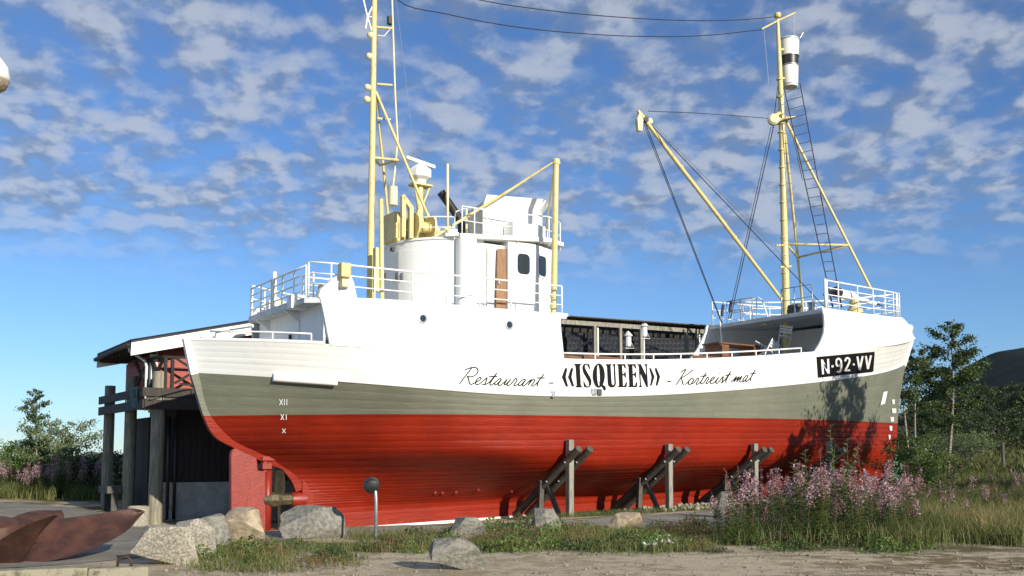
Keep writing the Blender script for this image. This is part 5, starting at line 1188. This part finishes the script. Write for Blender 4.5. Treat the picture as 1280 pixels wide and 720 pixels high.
def tree(name, label, base, height, cr_, z0, lm, nleaf, lsize, seed, trunks=1, lean=(0, 0), r0=.07, group=None, tm='trunk', shape=1.0, clump=.3):
    rg = np.random.default_rng(seed); rn = random.Random(seed)
    root = thing(name, label, 'tree' if height > 2.8 else 'shrub', base, 0, group)
    mt = MB(); tips = []
    for k in range(trunks):
        ph = rn.uniform(0, 6.28); dx, dy = lean[0]+rn.uniform(-.1, .1)*height*.5*(trunks > 1), lean[1]+rn.uniform(-.05, .05)*height
        ox = (k-(trunks-1)/2)*.35*(trunks > 1)
        pts = []
        for i in range(9):
            q = i/8; pts.append(Vector((ox+dx*q+.05*height*.3*math.sin(q*5+ph)*(.3+q), dy*q+.04*height*.3*math.cos(q*4+ph), height*.96*q-.05)))
        mt.tube(pts, [r0*(1-.88*i/8)+.006 for i in range(9)], 7)
        nb = int(22/trunks)+6
        for b in range(nb):
            q = z0/height+(1-z0/height)*((b+.5)/nb)**.9; q = min(q, .985); f = q*8; i = min(int(f), 7); st = pts[i].lerp(pts[i+1], f-i)
            qq = (q-z0/height)/(1-z0/height); env = cr_*(math.sin(math.pi*min(1, .12+.88*qq)**shape)**.75)*rn.uniform(.55, 1.12)+.05*cr_
            an = b*2.4+rn.uniform(-.6, .6); up = rn.uniform(.15, .75)
            en = st+Vector((math.cos(an)*env, math.sin(an)*env, env*up)); md = st.lerp(en, .5)+Vector((0, 0, -.06*env))
            mt.tube([st, md, en], [r0*.33*(1-.7*q)+.006, r0*.18*(1-.7*q)+.005, .004], 5, caps=False)
            for t_ in (.35, .6, .8, 1.0):
                c = st.lerp(en, t_); tips.append((c, env*.30+.10))
                if t_ > .4:
                    a2 = an+rn.choice((-1, 1))*rn.uniform(.5, 1.1); e2 = c+Vector((math.cos(a2), math.sin(a2), rn.uniform(-.1, .6)))*env*.42
                    mt.tube([c, e2], [.008, .003], 4, caps=False); tips.append((e2, env*.25+.08)); tips.append((c.lerp(e2, .55), env*.2+.06))
        tips.append((pts[-1], .12*cr_+.1))
    mt.build('trunk', tm, root, smooth=True)
    w_ = np.array([t[1]**2*rn.uniform(.25, 1.6) for t in tips]); w_ /= w_.sum(); ix = rg.choice(len(tips), nleaf, p=w_)
    cc = np.array([tuple(t[0]) for t in tips])[ix]; sd = np.array([t[1] for t in tips])[ix]
    cc = cc+rg.normal(size=(nleaf, 3))*(sd*clump*1.25)[:, None]*np.array([1, 1, .8])
    link(fastmesh('crown', leaves(cc, lsize, rg, .6), None, lm), 'crown', root)['kind'] = 'stuff'
    return root
def gpos(u, v, Y): p = at_y(u, v, Y); return (p[0], p[1], ground(p[0], p[1])-.03)
tree('birch_tree', 'tall dark birch with a pale crooked trunk standing alone right of the bow', gpos(1186, 590, 46), 7.7, 1.35, 2.1, 'leaf', 12500, .12, 2, lean=(.35, 0), r0=.085)
tree('birch_tree', 'slender twin-stemmed birch close behind the bow', gpos(1138, 560, 54), 6.9, 1.3, 3.1, 'leaf', 8500, .14, 7, trunks=2, lean=(.2, 0), r0=.07)
BK = [((1262, 560, 85), 5.4, 2.1, 'broad dark birch at the right edge before the mountain', 3), ((1225, 560, 90), 4.6, 1.9, 'bushy birch in the background between the tall birch and the right edge', 5), ((1160, 560, 92), 4.6, 1.8, 'background birch between the twin-stemmed and the tall birch', 9), ((1297, 560, 78), 5.2, 2.0, 'birch cut off by the right edge of the picture', 12), ((1243, 560, 105), 6.2, 2.4, 'farthest bushy birch near the right edge, below the mountain', 15)]
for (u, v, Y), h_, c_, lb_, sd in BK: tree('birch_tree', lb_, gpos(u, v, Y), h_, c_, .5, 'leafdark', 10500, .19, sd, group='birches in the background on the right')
# shrubs right of the bow
for i, ((u, v, Y), h_, c_, lb_, lm, sd) in enumerate([((1136, 600, 36), 2.3, .9, 'upright green willow shrub against the right side of the bow', 'leaffw', 20), ((1163, 600, 39), 1.7, .9, 'low green shrub between the bow shrub and the tall birch', 'leaf', 21), ((1172, 590, 60), 1.8, 1.6, 'wide green shrub in the heath behind the tall birch', 'leaf', 25), ((1215, 580, 64), 1.8, 1.5, 'silvery-green shrub on the heath beyond the birch trunk', 'leaflight', 26), ((1150, 580, 72), 3.2, 2.2, 'big dark shrub low behind the twin-stemmed birch', 'leafdark', 27), ((1205, 580, 74), 3.0, 2.2, 'big dark shrub beyond the tall birch', 'leafdark', 28), ((1236, 580, 70), 2.8, 2.1, 'big dark shrub left of the short dark post', 'leafdark', 29), ((1272, 580, 72), 3.1, 2.2, 'big dark shrub at the right edge below the mountain', 'leafdark', 30)]):
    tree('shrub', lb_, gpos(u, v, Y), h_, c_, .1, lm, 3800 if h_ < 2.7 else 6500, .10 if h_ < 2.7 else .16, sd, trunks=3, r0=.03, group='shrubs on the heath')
# left background
tree('birch_tree', 'thin young birch rising above the bushes on the far left', gpos(43, 610, 41), 4.7, .52, 1.2, 'leaf', 3000, .10, 31, r0=.045, shape=1.3)
for i, ((u, v, Y), h_, c_, lb_, sd) in enumerate([((76, 610, 40), 3.2, 1.2, 'sunlit round green bush left of the house', 32), ((24, 610, 42), 2.4, 1.1, 'green bush left of the thin young birch', 33), ((50, 610, 43), 2.1, 1.0, 'green bush at the foot of the thin young birch', 35)]):
    tree('bush', lb_, gpos(u, v, Y), h_, c_, .15, 'leaflight' if i == 0 else 'leaffw', 6500, .10, sd, trunks=3, r0=.035, group='bushes on the left')
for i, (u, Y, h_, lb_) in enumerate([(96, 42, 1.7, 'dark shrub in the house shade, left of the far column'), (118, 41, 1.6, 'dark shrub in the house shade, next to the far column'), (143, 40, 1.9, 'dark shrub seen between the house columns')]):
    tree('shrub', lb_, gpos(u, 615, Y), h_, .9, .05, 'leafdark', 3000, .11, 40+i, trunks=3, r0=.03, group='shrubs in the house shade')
# trees out of the frame whose shadows fall on the bow and on the ground to the right
SD = Vector((math.sin(SUN_AZ), -math.cos(SUN_AZ)))
for i, ((x, y), D, h_, c_, sd) in enumerate([((12.9, 35.0), 11.5, 9.2, 2.5, 51), ((9.9, 33.4), 12, 6.9, 1.2, 55), ((19.5, 42), 14, 5.4, 2.2, 52), ((24, 43.5), 14, 5.8, 2.4, 53), ((29, 44), 14, 6.0, 2.4, 54)]):
    bx_, by_ = x+SD.x*D, y+SD.y*D
    tree('birch_tree', ['tall birch outside the right edge whose shadow falls on the bow', 'narrow birch outside the right edge beside the tall one', 'first birch of the row outside the right edge', 'second birch of the row outside the right edge', 'third birch of the row outside the right edge'][i], (bx_, by_, ground(bx_, by_)), h_, c_, 1.2, 'leaf', 17000, .17, sd, r0=.09, group='birches outside the right edge')
# ---- fireweed
def fireweed(seed, h_, kind):
    rg = np.random.default_rng(seed); root = empty('fireweed_plant'); rn = random.Random(seed)
    bend = rn.uniform(-.12, .12), rn.uniform(-.12, .12)
    ax = lambda q: Vector((bend[0]*q*q, bend[1]*q*q, h_*q))
    MB().tube([ax(q) for q in (0, .3, .6, .85, 1)], [.007, .006, .005, .004, .002], 5, caps=False).build('stem', 'stemred', root)
    nl = 64; V = []
    for i in range(nl):
        q = .06+.68*i/nl; a = i*2.39+rn.uniform(-.3, .3); c = ax(q); ln = .19*(1-.45*q)*rn.uniform(.8, 1.2); w_ = .02
        d = Vector((math.cos(a), math.sin(a), .35)); sd_ = Vector((-math.sin(a), math.cos(a), 0)); m_ = c+d*ln*.5; t_ = c+Vector((math.cos(a), math.sin(a), .05))*ln
        V += [c, m_+sd_*w_, t_, m_-sd_*w_]
    link(fastmesh('leaves', np.array([tuple(v) for v in V]), None, 'leaffw'), 'leaves', root)['kind'] = 'stuff'
    if kind != 'leafy':
        n = {'pink': 70, 'fluff': 90, 'pods': 55}[kind]; q = .62+.38*rg.random(n)**.9; r_ = (.055*(1-((q-.62)/.38))**.7+.008)*rg.uniform(.3, 1.25, n)
        a = rg.uniform(0, 6.28, n); cc = np.stack([bend[0]*q*q+np.cos(a)*r_, bend[1]*q*q+np.sin(a)*r_, h_*q], 1)
        cc += rg.normal(size=cc.shape)*(.04 if kind == 'fluff' else .018)
        fs_ = link(fastmesh('flower_spike', leaves(cc, {'pink': .036, 'fluff': .045, 'pods': .055}[kind], rg, .8 if kind != 'pods' else .2, up=.6), None, {'pink': 'pink', 'fluff': 'fluff', 'pods': 'magenta'}[kind]), 'flower_spike', root); fs_['kind'] = 'stuff'
    root['k'] = kind
    return root
protos = [fireweed(60+i, h_, k) for i, (h_, k) in enumerate([(1.28, 'pink'), (1.12, 'pink'), (1.22, 'fluff'), (1.05, 'fluff'), (1.35, 'pods'), (.8, 'leafy'), (1.0, 'pods'), (.6, 'leafy'), (1.15, 'fluff')])]
PK = [o['k'] for o in protos]
for o in protos: del o['k']
KN = {'pink': 'pink-flowering', 'fluff': 'white-fluffed', 'pods': 'red-podded', 'leafy': 'flowerless'}
used = [False]*len(protos); rn = random.Random(77)
FWL = 'fireweed in the dense flowering clump before the bow'; FWR = 'fireweed scattered in the grass right of the flowering clump'; FWF = 'fireweed in the flowering verge behind the asphalt on the far left'
def plant_fw(x, y, sc, lab, grp, wts):
    i = rn.choices(range(len(protos)), wts)[0]
    o = protos[i] if not used[i] else copy_tree(protos[i]); used[i] = True
    o.location = (x, y, ground(x, y)-.02); o.rotation_euler = (rn.uniform(-.17, .17), rn.uniform(-.17, .17), rn.uniform(0, 6.28)); o.scale = (sc,)*3
    k_ = KN[PK[i]]; tag(o, k_+' '+lab, 'plant', k_.split(' ')[0]+' '+grp)
W1 = [3, 3, 4, 3, 2, 3, 2, 2, 4]; n = 0
while n < 230:
    u = rn.uniform(878, 1150); Y = rn.uniform(16.3, 22.5); p = at_y(u, 600, Y)
    left = np.interp(Y, [16.3, 19, 22.5], [893, 905, 935])
    if u < left: continue
    if W2S(p[0], p[1])[1] < 4.6: continue
    edge = np.interp(u, [880, 930, 1000, 1080, 1150], [.62, .85, 1.0, .95, .8]); 
    plant_fw(p[0], p[1], edge*rn.choice((.62, .8, .95, 1.05, 1.2))*rn.uniform(.9, 1.12), FWL, 'flowering fireweed clump', W1); n += 1
for k in range(34):
    u = rn.uniform(1140, 1285); Y = rn.uniform(18, 34); p = at_y(u, 600, Y); plant_fw(p[0], p[1], rn.uniform(.55, .95), FWR, 'scattered fireweed', [1, 1, 2, 2, 3, 2, 2, 2, 2])
for k in range(70):
    u = rn.uniform(-60, 68); Y = rn.uniform(36.5, 40.5); p = at_y(u, 600, Y); plant_fw(p[0], p[1], rn.uniform(.85, 1.25), FWF, 'fireweed on the far left', [3, 3, 3, 3, 1, 1, 1, 1, 3])
for k in range(30):
    u = rn.uniform(66, 132); Y = rn.uniform(36.5, 40); p = at_y(u, 600, Y); plant_fw(p[0], p[1], rn.uniform(.9, 1.4), 'fireweed in the house shade left of the far column', 'fireweed in the house shade', [2, 2, 2, 2, 2, 2, 2, 1, 2])
# ---- leafy willow saplings in the clump
def sapling(label, u, vtop, Y, seed, nst=3):
    b = gpos(u, 640, Y); rn_ = random.Random(seed); rg = np.random.default_rng(seed); root = thing('willow_sapling', label, 'sapling', b, 0, 'willow saplings before the bow'); hh = at_y(u, vtop, Y)[2]-b[2]
    V = []; ms = MB()
    for k in range(nst):
        h_ = hh*(1 if k == 0 else rn_.uniform(.62, .9)); dx, dy = ((k-1)*.22+rn_.uniform(-.08, .08), rn_.uniform(-.15, .15))
        if k == 0: dx = .02
        ax = lambda q: Vector((dx*q+.04*math.sin(q*5+k), dy*q, h_*q)); ms.tube([ax(q) for q in np.linspace(0, 1, 7)], [.012*(1-.8*q)+.002 for q in np.linspace(0, 1, 7)], 6)
        for i in range(30):
            q = .25+.75*i/30; a = i*2.4+rn_.uniform(-.4, .4); c = ax(q); ln = rn_.uniform(.14, .2)*(1.1-.3*q); w_ = ln*.32
            d = Vector((math.cos(a), math.sin(a), .55)).normalized(); sd_ = Vector((-math.sin(a), math.cos(a), 0)); m_ = c+d*ln*.55; t_ = c+d*ln+Vector((0, 0, -.015)); V += [c, m_+sd_*w_+Vector((0, 0, .01)), t_, m_-sd_*w_+Vector((0, 0, .01))]
    ms.build('stem', 'stemgreen', root, smooth=True); link(fastmesh('leaves', np.array([tuple(v) for v in V]), None, 'leaflight'), 'leaves', root)['kind'] = 'stuff'
sapling('tallest leafy willow sapling rising above the pink flowers', 1044, 530, 18.6, 1, 4); sapling('willow sapling left of the tallest one, above the flowers', 1012, 562, 18.9, 2); sapling('short willow sapling at the left end, leaning over the flowers', 996, 575, 19.2, 3, 2); sapling('willow sapling right of the tallest one', 1060, 548, 18.8, 4, 2)
# ---- low weeds along the path
def weed(seed, mname, n, sp_, h_, ls, asp=.6):
    rg = np.random.default_rng(seed); c = rg.normal(size=(n, 3))*np.array([sp_, sp_, 0]); c[:, 2] = rg.random(n)**.8*h_*np.exp(-(c[:, 0]**2+c[:, 1]**2)/(2*sp_**2)/1.6); me = fastmesh('weed', leaves(c, ls, rg, asp, up=.3), None, mname); return me
WM = [weed(1, 'leaffw', 240, .17, .22, .05), weed(2, 'leafdark', 200, .15, .16, .045), weed(3, 'weedred', 260, .2, .26, .06, .2), weed(4, 'leaf', 240, .16, .22, .06, .35)]
ZN = [(((440, 640), (670, 692)), 22), (((610, 880), (660, 690)), 60), (((240, 440), (680, 712)), 26), (((880, 1150), (678, 692)), 24)]
WL = ['low leafy weed along the gravel edge left of the front boulder', 'low leafy weed in the green strip between path and gravel', 'low weed among the boulders on the left', 'low weed at the foot of the flowering clump']
for zi, (((u0, u1), (v0, v1)), cnt) in enumerate(ZN):
    for k in range(cnt):
        p = at_z(rn.uniform(u0, u1), rn.uniform(v0, v1), 0); wi = rn.choices(range(4), [3, 2, 2, 3])[0]; o = empty('weed_plant'); link(WM[wi], 'leaves', o)['kind'] = 'stuff'; o.location = (p[0], p[1], ground(p[0], p[1])-.01); s_ = rn.uniform(.6, 1.35); o.scale = (s_, s_, s_*rn.uniform(.8, 1.3)); o.rotation_euler = (0, 0, rn.uniform(0, 6.28))
        wk = ('bright green', 'dark green', 'reddish', 'olive')[wi]; tag(o, wk+' '+WL[zi], 'weed', wk+' weeds '+('left of centre', 'by the path', 'at the boulders', 'below the fireweed')[zi])
for i, (u, v) in enumerate(((818, 684), (829, 679), (837, 686), (812, 690))):
    p = at_z(u, v, 0); rg = np.random.default_rng(90+i); root = thing('white_flower_plant', ['low white-flowered plant at the gravel edge, front of four', 'low white-flowered plant at the back of the four by the path', 'low white-flowered plant rightmost of the four by the path', 'low white-flowered plant leftmost of the four by the path'][i], 'plant', (p[0], p[1], ground(p[0], p[1])), 0, 'white flowers by the path')
    c = rg.normal(size=(26, 3))*np.array([.09, .09, .02])+np.array([0, 0, .12]); link(fastmesh('flowers', leaves(c, .045, rg, .9), None, 'whiteflower'), 'flowers', root)['kind'] = 'stuff'; link(WM[0], 'leaves', root)['kind'] = 'stuff'
# ---- grass (uncountable): one object per meadow
def grass(name, label, zones, seed, mats):
    rg = np.random.default_rng(seed); VV = []; FI = []
    for pts, h0, h1, wd, mi, spread in zones:
        pts = np.asarray(pts); n = len(pts); zz = np.array([ground(x, y) for x, y in pts])
        h_ = rg.uniform(h0, h1, n); a = rg.uniform(0, 6.28, n); dx, dy = np.cos(a), np.sin(a); ln = rg.uniform(.1, spread, n)*h_; a2 = rg.uniform(0, 6.28, n)
        b = np.stack([pts[:, 0], pts[:, 1], zz-.02], 1); sd_ = np.stack([np.cos(a2), np.sin(a2), np.zeros(n)], 1)*(wd/2); tp = b+np.stack([dx*ln, dy*ln, h_], 1); md = b+np.stack([dx*ln*.3, dy*ln*.3, h_*.6], 1)
        VV.append(np.stack([b-sd_, b+sd_, md+sd_*.8, md-sd_*.8], 1)); VV.append(np.stack([md-sd_*.8, md+sd_*.8, tp+sd_*.1, tp-sd_*.1], 1)); FI += [mi]*(2*n)
    V = np.concatenate(VV); FI = np.concatenate([[z[4]]*len(v) for z, v in zip([z for z in zones for _ in (0, 1)], VV)])
    o = link(fastmesh(name, V, FI, mats), name); return stuff(o, label, 'grass')
def scatter(n, fn, seed):                       # clumped points: fn(rg) -> centre
    rg = np.random.default_rng(seed); out = []
    while len(out) < n:
        c = fn(rg)
        if c is None: continue
        k = rg.integers(15, 45); r_ = rg.uniform(.08, .28)
        out += [(c[0]+a, c[1]+b) for a, b in rg.normal(size=(k, 2))*r_]
    return out[:n]
def pxz(u0, u1, v0, v1): return lambda rg: at_z(rg.uniform(u0, u1), rg.uniform(v0, v1), 0)[:2]
def gm(f):
    def g_(rg):
        p = f(rg); return p if noise.noise(Vector((p[0]*.9, p[1]*.9, 3))) > -.12 else None
    return g_
def wz(x0, x1, y0, y1, cond=None):
    def f(rg):
        x, y = rg.uniform(x0, x1), rg.uniform(y0, y1); return (x, y) if cond is None or cond(x, y) else None
    return f
strip = scatter(4200, gm(pxz(430, 645, 670, 690)), 1)+scatter(7500, gm(pxz(640, 885, 664, 691)), 11)+scatter(2600, gm(pxz(225, 440, 680, 714)), 2)+scatter(2500, wz(-3.5, 6, 18.2, 20.5, lambda x, y: y < 19.2+.5*max(0, x-1)), 3)
keelg = scatter(7000, lambda rg: tuple(S2W(rg.uniform(-1.5, 8), rg.uniform(1.6, 3.7))[:2]), 4)
grass('grass_strip', 'short patchy grass along the path and gravel edge', [(strip, .05, .17, .011, 0, .9), (strip[::5], .10, .26, .008, 1, .7), (keelg, .06, .2, .011, 0, .7)], 1, ['grass', 'grassdry'])
CL = lambda x, y: 640+F*x/y < 1135 and 16.6 < y < 23
inmead = lambda x, y: not CL(x, y) and x > 3.5+(y-16)*.33 and W2S(x, y)[1] > 3.4 or x > 19
mead = scatter(38000, wz(3.8, 17, 16.1, 26, inmead), 5)+scatter(36000, wz(8, 32, 20, 46, inmead), 6)
dry = scatter(7000, wz(8.2, 13.5, 16.6, 21), 7)+scatter(7000, wz(11, 30, 20, 44, inmead), 8)
grass('meadow_grass', 'long green and straw-coloured grass right of the flowers', [(mead, .16, .5, .013, 0, .7), (dry, .25, .62, .009, 1, .6)], 2, ['grass', 'grassdry'])
hth = scatter(30000, wz(18, 60, 44, 95), 9)
grass('heath_grass', 'rough olive and russet heath behind the birches', [(hth, .25, .7, .06, 0, .8), (hth[::3], .2, .6, .06, 1, .8)], 3, ['grass', 'weedred'])
lv = scatter(16000, wz(-36, -15.5, 36.2, 41), 10)
grass('verge_grass', 'tall grass verge behind the asphalt on the left', [(lv, .2, .65, .025, 0, .6)], 4, ['grass'])
# ---- pebbles heaped by the shoring frames
rg = np.random.default_rng(8); V, Fc = [], []
ico = bmesh.new(); bmesh.ops.create_icosphere(ico, subdivisions=1, radius=1); iv = np.array([v.co[:] for v in ico.verts]); ifc = [[v.index for v in f.verts] for f in ico.faces]; ico.free()
m_ = MB()
for k in range(520):
    s, t = rg.uniform(3.2, 11.5), rg.uniform(1.4, 3.6)
    if rg.random() > math.exp(-((s-6.6)/3.2)**2): continue
    p = S2W(s, t); r_ = rg.uniform(.03, .09); hp_ = .16*math.exp(-((t-2.5)/.8)**2)*rg.random(); m_.add(iv*r_*rg.uniform(.6, 1.3, 3)+np.array([p[0], p[1], ground(p[0], p[1])+r_*.4+hp_]), ifc)
stuff(m_.build('pebbles', 'pebble', recalc=False), 'loose pale pebbles heaped between the shoring frames', 'pebbles')

# ---- loose stones on the gravel lot
m_ = MB(); rg = np.random.default_rng(12)
for k in range(900):
    q = at_z(rg.uniform(200, 1285), rg.uniform(686, 724), 0); r_ = .006+.022*rg.random()**3
    m_.add(iv*r_*rg.uniform(.6, 1.3, 3)+np.array([q[0], q[1], ground(q[0], q[1])+r_*.3]), ifc)
stuff(m_.build('gravel_stones', 'gstone', recalc=False), 'loose small stones strewn over the gravel lot', 'gravel')

# ------------------------------------------------------------------ haze
hm = bpy.data.materials.new('air'); hm.use_nodes = True; ht_ = hm.node_tree; ht_.nodes.remove(ht_.nodes['Principled BSDF'])
pv = N(ht_, 'ShaderNodeVolumePrincipled'); pv.inputs['Color'].default_value = (.62, .78, 1, 1); pv.inputs['Density'].default_value = 1.6e-5
ht_.links.new(pv.outputs[0], ht_.nodes['Material Output'].inputs['Volume'])
hz_o = MB().box((-9000, -2500, -40), (9000, 12500, 420)).build('haze', 'white'); hz_o.data.materials.clear(); hz_o.data.materials.append(hm)
stuff(hz_o, 'thin blue air over the whole place', 'haze')
